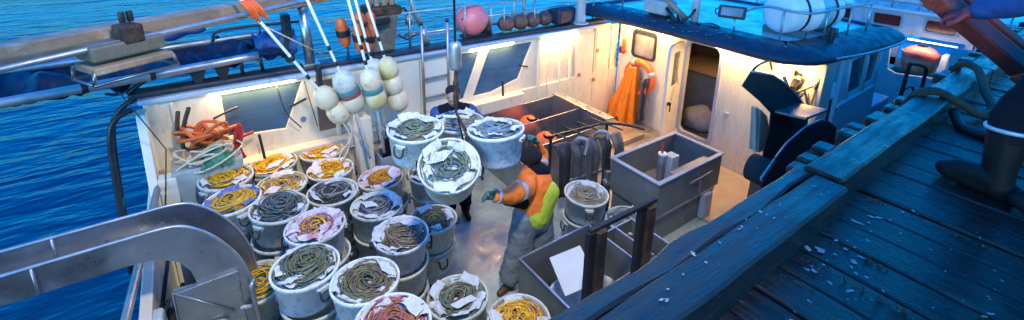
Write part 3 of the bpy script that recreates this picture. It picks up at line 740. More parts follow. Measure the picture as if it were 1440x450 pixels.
# (x, y, rim z, lower tubs, where, line colour words, first, second, options)
TUBS = [
 (.06, 5.38, 1.21, 3, "by the stern post under the orange rope heap", 'yellow and brown', 'yellow', 'brown', dict(pm='paper_warm', split=.3, sheets=5, over=.0)),
 (.09, 4.84, 1.22, 0, "half hidden behind the curved chute end", 'yellow', 'yellow', 'tan', dict(pm='bag_blue', sheets=7, split=.2)),
 (.58, 5.66, 1.08, 2, "against the bulwark, draped with loose white paper", 'deep yellow', 'yellow', 'gold', dict(pm='paper_warm', sheets=11, over=.05, split=.3)),
 (1.15, 5.74, 1.03, 2, "farthest along the bulwark, beneath hanging floats", 'golden', 'yellow', 'gold', dict(pm='paper_warm', split=.4)),
 (.56, 5.10, 1.09, 2, "in the middle of the yellow line tubs", 'yellow flecked', 'yellow', 'tan', dict(pm='paper_warm', split=.45, hole=.15)),
 (1.11, 5.20, 1.05, 2, "left of the white pillar, stick across it", 'mustard yellow', 'gold', 'yellow', dict(pm='paper_warm', split=.5)),
 (.42, 4.42, 1.25, 3, "by the chute end, heaped above its rim", 'dark grey green', 'greygreen', 'dark', dict(split=.35, h=.10, loops=58, sheets=6)),
 (.99, 4.67, 1.08, 2, "with a clean rim and almost black line", 'blackish brown', 'dark', 'grey', dict(split=.15, loops=58, sheets=4, over=-.02)),
 (1.59, 4.84, .95, 2, "before the white pillar with red stained paper", 'orange gold spiral', 'gold', 'rust', dict(pm='paper_pinkish', split=.4, rad=.19, mess=.2, off=(.04, -.02), sheets=10, over=.05)),
 (1.31, 4.23, 1.03, 2, "mid stack, mostly covered with pale paper", 'silver grey', 'grey', 'dark', dict(split=.3, rad=.2, mess=.2, sheets=11, over=.03)),
 (.67, 3.96, 1.23, 3, "with paper spilling over its left", 'pink and orange', 'pink', 'yellow', dict(pm='paper_pinkish', split=.5, loops=16, mess=.35, sheets=11, over=.06)),
 (1.36, 3.69, 1.02, 2, "near the aisle with a half moon of paper", 'brown and tan', 'brown', 'tan', dict(split=.45, rad=.205, off=(-.04, .02), loops=50, sheets=9)),
 (1.84, 3.98, .80, 1, "at the aisle edge under the hoisted tubs", 'dark olive', 'olive', 'dark', dict(split=.5, sheets=5, over=-.02)),
 (2.20, 4.83, .84, 1, "behind the hoisted tubs in shade", 'pale grey', 'grey', 'blue', dict(split=.3, sheets=9)),
 (.47, 3.46, 1.24, 3, "nearest the chute, torn paper at right", 'olive and charcoal', 'greygreen', 'olive', dict(split=.45, loops=58, h=.09, sheets=9, over=.03)),
 (.82, 3.05, 1.23, 3, "at lower middle with big even loops", 'khaki green', 'olive', 'brown', dict(split=.45, loops=58, hole=.45, mess=.22, off=(-.03, .0), sheets=9, over=.02)),
 (1.54, 2.85, .83, 1, "alone at the aisle bottom, ring of line", 'green and brown', 'green', 'brown', dict(split=.5, hole=.3, mess=.18, rad=.215, loops=48, sheets=9, over=.03)),
 (1.87, 2.43, .77, 1, "lowest right, beside the steel box", 'yellow and pink', 'yellow', 'pink', dict(split=.3, sheets=5, over=-.01, loops=50)),
 (.82, 2.51, 1.29, 3, "cut off by the picture's bottom edge", 'pink and rust', 'pink', 'rust', dict(pm='newspaper', split=.45, sheets=11, over=.03)),
 (.14, 3.89, .93, 1, "low in the gap beside the chute", 'olive and yellow', 'olive', 'yellow', dict(split=.4, sheets=2, over=-.02, loops=30)),
 (3.55, 3.38, .83, 1, "stacked left of the big grey bin", 'fawn and grey', 'tan', 'grey', dict(split=.5, z0=.26, sheets=0, loops=50, mess=.3)),
 (3.95, 3.04, .50, 0, "behind the small steel compartment", 'grey green', 'grey', 'green', dict(split=.5, sheets=2, over=-.02)),
]
for i, (x, y, z, low, where, lw, c1, c2, kw) in enumerate(TUBS):
    rz = rt_.uniform(0, 3.1); tl = (rt_.uniform(-.05, .05), rt_.uniform(-.05, .05))
    if kw.get('sheets') == 0: kw['sheets'] = 1
    t = put_tub(x, y, z-TH, 'white tub of %s line %s' % (lw, where), rz, tl)
    put_load(t, 100+i, c1, c2, '%s line coiled in the tub %s' % (lw if len((lw+' '+where).split()) < 12 else lw.split()[0], where), 'crumpled paper lining the tub %s' % where, **kw)
    nm = ('second', 'third', 'fourth')
    for k in range(low):
        zz = z-TH-.30*(k+1)
        if zz < -.02: break
        put_tub(x+rt_.uniform(-.035, .05), y+rt_.uniform(-.05, .03), max(0, zz), '%s tub under the one %s' % (nm[k], where), rt_.uniform(0, 3), (0, 0))
        if k == 0 and low > 0 and zz > .1:
            pass
# the four hoisted tubs and their sling
HT = [
 (1.58, 3.73, 2.06, (.05, -.03), 'hoisted tub left on the sling, green line around brown', 'green and brown', 'green', 'brown', dict(split=.4, rad=.2, hole=.4, mess=.24, sheets=8, over=.02)),
 (2.16, 3.24, 2.10, (.04, .08), 'hoisted tub right on the sling, slate line on paper', 'slate grey', 'grey', 'blue', dict(split=.35, rad=.215, mess=.25, sheets=8, over=.03)),
 (2.14, 3.90, 1.92, (0, 0), 'hoisted tub at the sling rear, before the crewman', 'pale grey', 'grey', 'tan', dict(split=.3, sheets=9)),
 (1.60, 3.10, 1.97, (-.10, .32), 'hoisted tub in front, tipped and held by a gloved hand', 'tangled dark green', 'greygreen', 'green', dict(split=.45, mess=.38, loops=18, sheets=11, over=.04)),
]
sling_pts = []
for i, (x, y, z, tl, lab, lw, c1, c2, kw) in enumerate(HT):
    rz = (.6, 2.2, 1.2, 2.5)[i]
    m = Euler((tl[0], tl[1], rz)).to_matrix()
    if i == 3: m = (Matrix.Rotation(R(30), 3, Vector((.89, -.46, 0))) @ Matrix.Rotation(rz, 3, 'Z')); e_ = m.to_euler(); tl = (e_.x, e_.y); rz = e_.z
    base = Vector((x, y, z))-m @ Vector((0, 0, TH))
    t = put_tub(base.x, base.y, base.z, lab, rz, tl)
    put_load(t, 300+i, c1, c2, '%s line coiled in the %s' % (lw, lab.split(',')[0]), 'crumpled newspaper lining the %s' % lab.split(',')[0], **kw)
    hs = [base+m @ Vector((s*.285, 0, .24)) for s in (1, -1)]
    sling_pts.append(min(hs, key=lambda p: (p-Vector((1.93, 3.52, 1.9))).length))
hx, hy = 1.955, 3.62
ho = thing('hoist_rope', 'hoist rope with steel counterweight and rope sling lifting four tubs', 'hoist', (hx, hy, 2.2))
g = MB(); g.tube([(hx-.02, hy, 6.5), (hx, hy, 2.85)], .012, 6); part('rope', g, 'black_rubber', ho)
g = MB(); g.lathe([(0, .27), (.03, .27), (.055, .25), (.06, .22), (.06, .03), (.05, .0), (0, 0)], 14, Matrix.Translation((hx, hy, 2.60))); part('counterweight', g, 'galv', ho)
g = MB()
for k in range(4): g.tube(smoothpath([(hx, hy, 2.6), (hx+.014*math.cos(k*1.6), hy+.014*math.sin(k*1.6), 2.45), (hx+.02*math.cos(k*1.6+1), hy+.02*math.sin(k*1.6+1), 2.3), (hx, hy, 2.17)]), .011, 6)
g.ball((hx, hy, 2.46), (.03, .03, .045), 10)
part('sling_braid', g, 'rust_steel', ho)
for p in sling_pts:
    g = MB(); g.tube([(hx, hy, 2.17), p], .009, 6); part('sling_leg', g, 'rust_steel', ho)
g = MB(); g.bar((hx-.10, hy+.08, 2.12), (hx+.10, hy-.08, 2.12), .02, .02); part('spreader', g, 'paint_white', ho)

# ------------------------------------------------------------------ steel bins on deck
def open_bin(t, x0, x1, y0, y1, z0, z1, th, mat, rimw=.03, rimmat=None):
    for nm, bx in (('side_panel', (x0, x1, y0, y0+th)), ('side_panel', (x0, x1, y1-th, y1)), ('end_panel', (x0, x0+th, y0+th, y1-th)), ('end_panel', (x1-th, x1, y0+th, y1-th))):
        g = MB(); g.box(bx[0], bx[1], bx[2], bx[3], z0, z1); part(nm, g, mat, t, .004)
    g = MB(); g.box(x0+th, x1-th, y0+th, y1-th, z0+.02, z0+.035); part('floor_panel', g, mat, t)
    if rimw:
        for (a, b, c, d) in ((x0-rimw/2, x1+rimw/2, y0-rimw/2, y0+rimw), (x0-rimw/2, x1+rimw/2, y1-rimw, y1+rimw/2), (x0-rimw/2, x0+rimw, y0+rimw, y1-rimw), (x1-rimw, x1+rimw/2, y0+rimw, y1-rimw)):
            g = MB(); g.box(a, b, c, d, z1+.001, z1+.028); part('rim', g, rimmat or mat, t, .008)
bt = thing('hauling_bin', 'large dark grey steel bin with pale rim and a motor inside', 'bin', (5.0, 3.3, 0))
open_bin(bt, 4.33, 5.70, 2.92, 3.69, .42, .88, .03, 'bin_grey', .04, 'foam_grey')
g = MB(); g.box(4.36, 5.66, 2.95, 3.66, .0, .418); part('bin_base', g, 'bin_grey', bt, .01)
g = MB(); g.bar((4.95, 2.895, .70), (5.45, 2.895, .72), .02, .025); part('bin_handle', g, 'galv', bt, .005)
g = MB(); g.bar((5.2, 2.90, .66), (5.21, 2.90, .44), .02, .03); part('bin_latch', g, 'galv', bt, .005)
g = MB(); g.box(5.32, 5.5, 2.86, 2.945, .03, .40); part('bin_bracket', g, 'paint_grey', bt, .01)
g = MB(); g.box(4.34, 5.6, 2.905, 2.945, .40, .425); part('bin_seam', g, 'galv', bt)
g = MB(); g.cyl((4.93, 3.33, .46), (4.93, 3.33, .92), .055, 16); part('motor', g, 'galv', bt, .008)
g = MB(); g.cyl((4.93, 3.33, .921), (4.93, 3.33, .95), .062, 16); part('motor_cap', g, 'paint_white', bt, .006)
g = MB(); g.box(5.0, 5.16, 3.22, 3.36, .46, .90); part('motor_box', g, 'paint_grey', bt, .012)
g = MB(); g.tube(smoothpath([(4.93, 3.34, .95), (4.95, 3.36, 1.02), (4.98, 3.38, 1.07)]), .016, 6); part('red_hose', g, 'red_cloth', bt)
g = MB(); g.bar((4.8, 3.06, .80), (5.6, 3.06, .80), .12, .02); part('inner_tray', g, 'bin_grey', bt, .004)

tr = thing('catch_trough', 'open steel trough with two dividers by the far bulwark holding orange floats', 'trough', (4.3, 5.15, 0))
def tpanel(nm, a, b, z0, z1, th=.02, mat='steel'):
    g = MB(); a, b = Vector(a), Vector(b); c = (a+b)/2
    g.bar((a.x, a.y, (z0+z1)/2), (b.x, b.y, (z0+z1)/2), th, z1-z0); return part(nm, g, mat, tr, .004)
tpanel('end_panel', (5.11, 5.80), (5.11, 4.52), .02, .92)
tpanel('divider', (3.60, 5.80), (5.095, 5.80), .02, .90)
tpanel('divider', (3.60, 5.14), (5.095, 5.14), .02, .90)
tpanel('divider', (3.60, 4.53), (5.095, 4.53), .02, .86)
tpanel('end_panel', (3.60, 5.78), (3.60, 4.55), .02, .70)
g = MB(); g.box(5.085, 5.25, 4.5, 5.82, .922, .945); part('trough_flange', g, 'steel', tr, .005)
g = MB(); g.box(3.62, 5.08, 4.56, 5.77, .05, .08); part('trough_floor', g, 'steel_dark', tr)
g = MB()
for k in range(4): g.cyl((5.19, 4.75+k*.28, .946), (5.19, 4.75+k*.28, .952), .014, 10)
tag(part('bolt_holes', g, 'black_rubber', tr), kind='stuff')
for (x, y, z, r_, lb) in ((4.36, 5.52, .60, .20, 'orange float lying in the back compartment of the steel trough'), (4.20, 4.90, .60, .20, 'orange float lying in the front compartment of the steel trough')):
    o = thing('orange_float', lb, 'float', (x, y, z), group='orange floats in the trough')
    g = MB(); g.ball((x, y, z), r_, 20); part('float_body', g, 'orange', o)
    g = MB(); g.tube([(x+.075*math.cos(a), y+.075*math.sin(a)-.06, z+.175) for a in np.linspace(0, 6.28, 14)[:-1]], .02, 6, closed=True); part('float_eye', g, 'navy_cloth', o)

# dark rubber mats hanging over a rack
rk = thing('mat_rack', 'steel rack of bars carrying the dark mats beside the trough', 'rack', (4.3, 4.3, 0))
g = MB(); g.bar((3.80, 4.38, 1.06), (4.85, 4.26, 1.06), .03, .03); part('top_bar', g, 'black_tube', rk, .004)
for k in range(4):
    xx = 3.92+k*.27; g = MB(); g.tube([(xx-.02, 4.50, 1.075), (xx+.10, 3.96, 1.055)], .013, 6); part('cross_bar', g, 'black_tube', rk)
for xx, yy in ((3.82, 4.36), (4.82, 4.25)):
    g = MB(); g.bar((xx, yy, 0), (xx, yy, 1.04), .03, .03, (1, 0, 0)); part('leg', g, 'black_tube', rk)
g = MB(); g.tube(smoothpath([(4.7, 4.25, 1.08), (5.0, 4.12, 1.04), (5.3, 3.95, .95)]), .022, 6); part('rack_arm', g, 'black_tube', rk)
g = MB(); g.bar((3.86, 3.98, .56), (4.72, 3.86, .60), .02, .035); part('lower_bar', g, 'galv', rk, .004)
mats_ = [(3.80, .22, 'mesh_dark', 'leftmost'), (4.01, .2, 'mesh_grey', 'second from the left'), (4.21, .2, 'mesh_grey', 'middle'), (4.42, .19, 'mesh_dark', 'fourth from the left'), (4.62, .22, 'mesh_grey', 'rightmost')]
for k, (xx, wd, mm, pos_) in enumerate(mats_):
    def mf(u, v, xx=xx, wd=wd, k=k):
        yb = 4.02-.012*k*4
        x = xx+wd*(u-.5)*(1-.06*v)+.03*v; z = 1.03-.72*v; y = yb+.02*math.sin(u*9+k)+.03*math.sin(v*4+k*2)*(u-.5)
        if v < .12: y = yb+.17*(.12-v)/.12; z = 1.03+.04*math.sin(v/.12*3.14)
        return Vector((x, y+mn.noise(Vector((x*6, z*3, k)))*.03, z))
    g = MB(); g.grid(mf, 10, 16)
    one('rubber_mat', g, mm, 'dark rubber mat hanging over the rack, %s of the five' % pos_, 'mat', (xx, 4.02, .3), 'rubber mats hanging on the rack', solid=.022)
for k, xx in enumerate((4.03, 4.42)):
    g = MB(); g.tube(smoothpath([(xx, 4.12, 1.02), (xx-.02, 4.0, 1.14), (xx+.05, 3.92, 1.12), (xx+.06, 3.94, .95), (xx+.05, 3.95, .9)], 5), .024, 8)
    one('hose_loop', g, 'foam_grey', 'grey hose loop hooked over the rack, %s of two' % ('left', 'right')[k], 'hose', (xx, 4, .9), 'grey hoses on the mat rack')
g = MB(); g.lathe([(0, .26), (.03, .26), (.05, .2), (.12, .05), (.14, 0), (0, 0)], 14, Matrix.Translation((5.15, 4.02, .16)))
one('fender_cone', g, 'mesh_grey', 'grey canvas bundle standing at the corner of the checker plate step', 'bundle', (5.15, 4.02, .16))
vh = thing('valve_post', 'steel valve post between mats and the grey bin', 'valve', (4.35, 3.75, 0))
g = MB(); g.bar((4.40, 3.80, 0), (4.40, 3.80, .62), .07, .07, (1, 0, 0)); part('post', g, 'galv', vh, .008)
g = MB(); g.cyl((4.33, 3.78, .50), (4.30, 3.70, .50), .04, 12); part('valve_wheel', g, 'galv', vh, .006)
g = MB(); g.tube(smoothpath([(4.32, 3.72, .46), (4.2, 3.6, .40), (4.12, 3.55, .2), (4.05, 3.58, .03)]), .035, 8); part('hose', g, 'black_rubber', vh)

# steel box with partition at the quay side, rusty frame, white board
sb = thing('steel_box', 'open steel box with a small second compartment beside the quay', 'box', (2.9, 2.75, 0))
for nm, (x0, x1, y0, y1, z0, z1) in (('end_panel', (2.355, 2.37, 2.32, 3.08, .0, .66)), ('side_panel', (2.372, 3.32, 3.065, 3.08, .0, .66)), ('side_panel', (2.372, 3.80, 2.32, 2.335, .0, .66)), ('divider', (3.305, 3.32, 2.336, 3.064, .0, .655)), ('side_panel', (3.322, 3.80, 2.86, 2.875, .0, .66)), ('end_panel', (3.79, 3.805, 2.336, 2.859, .0, .66)), ('divider', (3.52, 3.53, 2.336, 2.859, .0, .65)), ('floor_panel', (2.372, 3.30, 2.336, 3.064, .02, .03))):
    g = MB(); g.box(x0, x1, y0, y1, z0, z1); part(nm, g, 'bin_grey', sb, .003)
for (a, b) in (((2.355, 2.32), (2.355, 3.08)), ((2.355, 3.075), (3.32, 3.075)), ((3.31, 3.06), (3.31, 2.87)), ((3.31, 2.868), (3.81, 2.868)), ((3.8, 2.86), (3.8, 2.32)), ((3.525, 2.85), (3.525, 2.34)), ((3.312, 2.85), (3.312, 2.34))):
    g = MB(); g.bar((a[0], a[1], .668), (b[0], b[1], .668), .022, .012); part('rim', g, 'galv', sb, .003)
t = put_tub(2.72, 2.62, .06, 'white tub sunk inside the open steel box under the white board', 1.0)
b = MB(); m = Euler((R(14), R(-16), R(-22))).to_matrix()
g = MB(); g.obox((2.70, 2.66, .66), (.34, .42, .03), m)
one('white_board', g, 'board_white', 'white foam board lying aslant in the open steel box', 'board', (2.70, 2.66, .66), bev=.006)
rfm = thing('post_and_rail', 'rusty steel frame of two posts and a dark bar beside the quay', 'frame', (2.95, 2.22, 0))
for (xx, lb) in ((2.60, 1.42), (3.26, 1.40)):
    g = MB(); g.bar((xx, 2.27, 0), (xx, 2.27, lb), .085, .10, (1, 0, 0)); part('post', g, 'rust_steel', rfm, .006)
    g = MB(); g.bar((xx-.07, 2.29, 0), (xx-.07, 2.29, lb), .05, .12, (1, 0, 0)); part('post_flange', g, 'black_timber', rfm, .004)
g = MB(); g.bar((2.50, 2.30, 1.425), (3.34, 2.27, 1.44), .045, .04); part('top_bar', g, 'black_timber', rfm, .006)
for k, lb in ((0, 'white plastic sheet scrap tucked beside the left rusty post'),):
    def sf(u, v): return Vector((2.72+.16*u, 2.34+.03*math.sin(u*5), .66+.20*v-.14*u+mn.noise(Vector((u*3, v*3, 1)))*.03))
    g = MB(); g.grid(sf, 6, 6); one('plastic_sheet', g, 'white_plastic', lb, 'plastic', (2.8, 2.34, .66), solid=.006)

# ------------------------------------------------------------------ chute at the stern
ch = thing('steel_chute', 'long steel chute with two curved side plates at the stern', 'chute', (-.3, 3.85, 0))
top = [(-6.0, 1.80), (-.65, 1.80), (-.33, 1.79)]
arc = [(-.18, 1.70), (-.06, 1.55), (.05, 1.32), (.10, 1.06), (.10, .70)]
topc = [(p.x, p.y) for p in smoothpath([(-.65, 1.80, 0), (-.33, 1.79, 0)]+[(a, b, 0) for a, b in arc], 5)]
innr = [(-.40, .70), (-.40, 1.28), (-.25, 1.26), (-.27, 1.38), (-.33, 1.50), (-.45, 1.575), (-.60, 1.595), (-1.2, 1.60), (-6.0, 1.60)]
fo = [(-6.0, 1.80)]+topc+innr
for yy, lb in ((3.70, None), (4.0, None)):
    sh = 0 if yy < 3.9 else .05
    g = MB(); g.prism([(u+sh, v) for u, v in fo], lambda u, v, t: (u, yy+t, v), -.006, .006); part('side_plate', g, 'steel', ch)
    g = MB(); g.tube([(u+sh, yy, v+.004) for u, v in [(-6, 1.80)]+topc], .013, 8); part('plate_edge', g, 'galv', ch)
    g = MB(); g.tube([(-1.05+sh, yy-.012, 1.60), (-1.05+sh, yy-.012, 1.80)], .008, 6); part('weld_seam', g, 'galv', ch)
g = MB(); fp = [(-6, 1.62), (-.55, 1.61), (-.3, 1.52), (-.12, 1.3), (-.02, 1.05), (-.02, .7)]
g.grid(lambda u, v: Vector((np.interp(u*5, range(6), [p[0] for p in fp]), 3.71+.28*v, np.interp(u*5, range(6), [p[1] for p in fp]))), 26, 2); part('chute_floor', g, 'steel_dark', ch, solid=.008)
g = MB(); g.box(-.40, .02, 3.665, 3.692, .55, 1.26); part('guard_box', g, 'steel', ch, .006)
g = MB(); g.tube([(-.41, 3.66, .7), (-.40, 3.66, 1.28), (-.05, 3.655, .92)], .008, 6); part('guard_edge', g, 'galv', ch)
g = MB(); g.tube(smoothpath([(.115, 3.67, 1.12), (.09, 3.62, 1.13), (.085, 3.61, 1.05), (.10, 3.6, .8), (.10, 3.6, .5)], 4), .018, 8); part('grip_rail', g, 'galv', ch)
g = MB(); g.tube([(-.2+.1*math.cos(a), 3.64, .86+.035*math.sin(a)) for a in np.linspace(0, 6.28, 16)[:-1]], .014, 6, closed=True); g.tube([(-.28, 3.64, .84), (-.36, 3.64, .76)], .014, 6)
part('shackle', g, 'galv', ch)
# clutter below the chute
jr = random.Random(5)
for k, (x, y, z, lb) in enumerate(((-.42, 4.1, .55, 'dark net heap in the stern corner below the chute'), (-.30, 4.5, .5, 'dark net heap behind the chute guard'))):
    g = MB(); g.grid(lambda u, v: Vector((x+.3*(u-.5), y+.6*(v-.5), z+.25*math.sin(3.14*u)*math.sin(3.14*v)+mn.noise(Vector((u*5, v*5, k)))*.09)), 14, 14, sm=False)
    one('net_heap', g, 'black_timber', lb, 'net', (x, y, z), 'dark nets at the stern', solid=.04)
for k, (p, q) in enumerate((((-.52, 3.95, .95), (-.42, 4.35, 1.25)), ((-.62, 3.75, .75), (-.47, 4.0, .98)))):
    g = MB(); g.tube([p, q], .016, 8); one('gaff_stick', g, 'black_tube', 'black stick leaning in the stern corner, %s of two' % ('upper', 'lower')[k], 'stick', p, 'black sticks at the stern')
g = MB(); g.prism([(3.5, .3), (3.5, 1.0), (3.62, 1.14), (3.8, 1.10), (3.95, .6), (3.95, .3)], lambda u, v, t: (t, u, v), -.64, -.48)
one('blue_fender', g, 'pale_blue_paint', 'pale blue rounded fender board standing by the transom rail', 'fender', (-.56, 3.7, .3), bev=.03)
ld = thing('stern_ladder', 'black ladder hanging off the stern over the water', 'ladder', (-1.2, 3.6, -.4))
for yy in (3.55, 3.85):
    g = MB(); g.tube(smoothpath([(-.9, yy, .85), (-1.05, yy, .95), (-1.12, yy, .8), (-1.14, yy, -.6)]), .022, 6); part('rail', g, 'black_tube', ld)
for k in range(4):
    g = MB(); g.tube([(-1.13, 3.55, .6-.3*k), (-1.13, 3.85, .6-.3*k)], .016, 6); part('rung', g, 'black_tube', ld)

# ------------------------------------------------------------------ mast, boom, outboard frame with tarp (far side, left)
gm = thing('gallows_mast', 'grey steel mast on the far gunwale carrying the boom', 'mast', (1.18, 6.09, 2.1))
g = MB(); g.cyl((1.18, 6.09, 2.1), (1.16, 6.09, 2.86), .062, 16); part('mast_tube', g, 'steel', gm)
g = MB(); g.box(1.08, 1.28, 5.99, 6.19, 2.10, 2.125); part('base_plate', g, 'galv', gm, .004)
g = MB(); g.box(1.20, 1.26, 5.86, 5.975, 1.83, 2.12); part('shackle_block', g, 'black_rubber', gm, .012)
g = MB(); g.box(.93, 1.03, 6.2, 6.36, 2.12, 2.75); part('bracket', g, 'black_tube', gm, .02)
bo = thing('boom', 'weathered grey boom beam running aft from the mast over the water', 'boom', (0, 5.4, 2.9))
bp = [Vector((-3.4, 3.53, 2.92)), Vector((-1.18, 4.80, 2.92)), Vector((.95, 6.02, 2.92)), Vector((2.6, 6.96, 2.96))]
g = MB(); g.bar(bp[0], bp[3], .20, .17); part('beam', g, 'beam_weathered', bo, .012)
bd = (bp[3]-bp[0]).normalized(); bn = Vector((bd.y, -bd.x, 0))
g = MB(); g.bar(bp[0]+bn*.112+Vector((0, 0, -.035)), bp[1]+bd*.55+bn*.112+Vector((0, 0, -.035)), .02, .09); part('wood_facing', g, 'pale_block', bo, .004)
g = MB(); g.tube([bp[0]+bn*.22+Vector((0, 0, -.10)), bp[3]+bn*.30+Vector((0, 0, .07))], .024, 10); part('boom_tube', g, 'galv', bo)
wc = Vector((-.58, 5.10, 3.0))+bn*.16
mrot = Matrix((bd, -bn, Vector((0, 0, 1)))).transposed()
g = MB(); g.obox(wc+Vector((0, 0, -.13)), (.54, .26, .13), mrot); part('winch_block', g, 'pale_block', bo, .02)
g = MB(); g.obox(wc+bn*.02+Vector((0, 0, -.255)), (.58, .32, .06), mrot); part('winch_base', g, 'beam_weathered', bo, .012)
g = MB()
for sx in (-1, 1):
    for sy in (-1, 1): 
        p = wc+bd*.29*sx+bn*.16*sy; g.tube([p+Vector((0, 0, -.25)), p+bd*.02*sx+Vector((0, 0, -.36))], .014, 6)
q = [wc+bd*.31*a+bn*.17*b+Vector((0, 0, -.36)) for a, b in ((-1, -1), (1, -1), (1, 1), (-1, 1))]; g.tube(q, .014, 6, closed=True)
part('winch_cradle', g, 'steel_dark', bo)
g = MB(); g.obox(wc+Vector((.03, .03, -.02))+bn*.06, (.16, .18, .16), mrot); part('winch_motor', g, 'rust_steel', bo, .02)
for k in (-1, 1):
    g = MB(); p = wc+bd*(.03*k+.02)+Vector((.04, .06, .06)); g.cyl(p, p+Vector((0, 0, .09)), .025, 10); part('winch_bolt', g, 'black_rubber', bo, .004)
tb = bp[0]+bn*.22+Vector((0, 0, -.10)); te = bp[3]+bn*.30+Vector((0, 0, .07)); tc_ = tb.lerp(te, .475); tdv = (te-tb).normalized()
g = MB(); g.cyl(tc_-tdv*.035, tc_+tdv*.035, .05, 16); part('tube_collar', g, 'white_plastic', bo, .01)

of = thing('tarp_frame', 'outboard frame of two grey tubes with a blue tarp slung between them', 'frame', (-.4, 6.4, 2.3))
f1 = [Vector((-3.6, 6.72, 2.30)), Vector((-1.73, 6.86, 2.30)), Vector((1.22, 7.22, 2.32))]
f2 = [Vector((-3.4, 5.42, 2.28)), Vector((-1.49, 5.72, 2.30)), Vector((-.2, 5.96, 2.30)), Vector((.60, 6.05, 2.32))]
g = MB(); g.tube(smoothpath(f1, 6), .048, 10); part('outer_tube', g, 'galv', of)
g = MB(); g.tube(smoothpath(f2, 6), .050, 10); part('inner_tube', g, 'galv', of)
def i1(t): return f1[0].lerp(f1[2], t)
def i2(t): return f2[0].lerp(Vector((1.0, 6.15, 2.32)), t)
def tarpf(u, v):
    p = i1(u).lerp(i2(u), v); p.z += -.10*math.sin(math.pi*v)*(1+.25*math.sin(u*17))-.012+(mn.noise(Vector((u*14, v*3, 2)))*.26+mn.noise(Vector((u*34, v*7, 5)))*.15)*math.sin(math.pi*v); return p
g = MB(); g.grid(tarpf, 130, 22); part('tarp', g, 'blue_tarp', of, solid=.006)
for t in (.30, .42, .56, .68, .80):
    for fn_ in (i1, i2):
        if t > .75 and fn_ is i2: continue
        p = fn_(t); d = (fn_(t+.02)-fn_(t)).normalized(); g = MB(); g.cyl(p-d*.025, p+d*.025, .062, 12); part('clamp', g, 'black_rubber', of, .006)
for xx, yy in ((-.02, 6.0), (.22, 6.03)):
    g = MB(); g.prism([(xx-.09, 2.28), (xx+.09, 2.28), (xx+.035, 2.10), (xx-.035, 2.10)], lambda u, v, t: (u, t, v), yy, yy+.06); part('support_bracket', g, 'black_tube', of, .008)
g = MB(); g.tube([(.42, 6.1, 2.31), (.42, 6.1, 2.1)], .02, 6); g.tube([(.62, 6.12, 2.32), (.64, 6.12, 2.1)], .02, 6); tag(part('support_pin', g, 'black_tube', of), kind='stuff')
g = MB(); g.tube(smoothpath([(.2, 6.9, 2.35), (.25, 6.9, 2.47), (.6, 6.92, 2.50), (1.4, 6.95, 2.48)], 4), .018, 6); g.tube([(.75, 6.92, 2.49), (.75, 6.92, 2.33)], .014, 6); part('hand_rail', g, 'black_tube', of)
g = MB()
def sailf(u, v):
    a = 2*math.pi*v; c = Vector((-.95, 6.98, 2.46)).lerp(Vector((.15, 7.10, 2.50)), u); r_ = (.12+.025*math.sin(u*21))*math.sin(math.pi*min(1, .08+u*.9))**.4
    return c+Vector((0, math.cos(a)*r_*1.5, math.sin(a)*r_*.7))
g.grid(sailf, 24, 13); one('furled_sail', g, 'blue_sail', 'bright blue furled cover lying on the outboard frame', 'sail cover', (-.4, 7.0, 2.46))
g = MB()
def sail2(u, v):
    a = 2*math.pi*v; c = Vector((.62, 6.55, 2.30)).lerp(Vector((1.06, 6.28, 2.36)), u); r_ = .15+.03*math.sin(u*15+a*2)
    return c+Vector((0, math.cos(a)*r_, math.sin(a)*r_*1.1))
g.grid(sail2, 16, 13); one('sail_bundle', g, 'blue_sail', 'dark blue cloth bundle lashed beside the mast', 'sail cover', (.85, 6.4, 2.3))
g = MB(); g.tube([(-.62, 5.2, 2.4), (-.40, 5.55, 1.6), (-.62, 5.1, .2)], .006, 5)
one('stay_wire', g, 'black_tube', 'thin black wire running down past the stern into the water', 'wire', (-.6, 5.2, 2.4))
g = MB(); g.tube([(.55, 5.5, 2.86), (1.35, 5.9, 2.22)], .008, 5); one('white_line', g, 'cream_rope', 'thin white line stretched from the boom to the mast foot', 'line', (.55, 5.5, 2.86))
g = MB(); g.tube(smoothpath([(.74, 5.94, 1.94), (.80, 5.86, 1.6), (.95, 5.88, 1.35)]), .008, 5); g.tube([(1.05, 5.90, 1.95), (1.15, 5.9, 1.3)], .006, 5)
one('hanging_cord', g, 'black_tube', 'thin cords hanging on the wall right of the left cut-out', 'cord', (1.0, 5.9, 1.3))
g = MB(); g.bar((.86, 5.97, 1.62), (1.06, 5.95, 1.70), .02, .02); one('hook', g, 'black_tube', 'black hook on the slanted edge of the left cut-out', 'hook', (.95, 5.96, 1.66))
g = MB(); g.bar((4.40, 5.93, 1.56), (4.60, 5.93, 1.50), .025, .02); one('hook', g, 'black_tube', 'black hook on the slanted edge of the far right cut-out', 'hook', (4.5, 5.93, 1.53))
for k, (a, b) in enumerate((((.47, 5.80, 1.42), (.50, 5.78, 1.02)), ((-.02, 5.80, 1.30), (.02, 5.78, .95)), ((4.06, 5.9, 1.35), (4.08, 5.9, 1.0)))):
    g = MB(); g.bar(a, b, .022, .03, (1, 0, 0)); one('peg', g, 'black_tube', 'black peg standing at the bulwark sill, %s' % ('below the left cut-out', 'beside the red rag', 'below the right cut-out')[k], 'peg', b)
g = MB(); g.box(1.18, 1.52, 5.955, 5.972, 1.20, 1.90); one('grey_mat', g, 'steel_dark', 'grey flap hung on the wall behind the white floats', 'flap', (1.35, 5.96, 1.2), bev=.004)
g = MB(); g.cyl((1.0, 5.975, 1.42), (1.0, 5.955, 1.42), .035, 16); one('drain_plug', g, 'blue_hull', 'small round blue port in the wall left of the floats', 'port', (1.0, 5.965, 1.42))

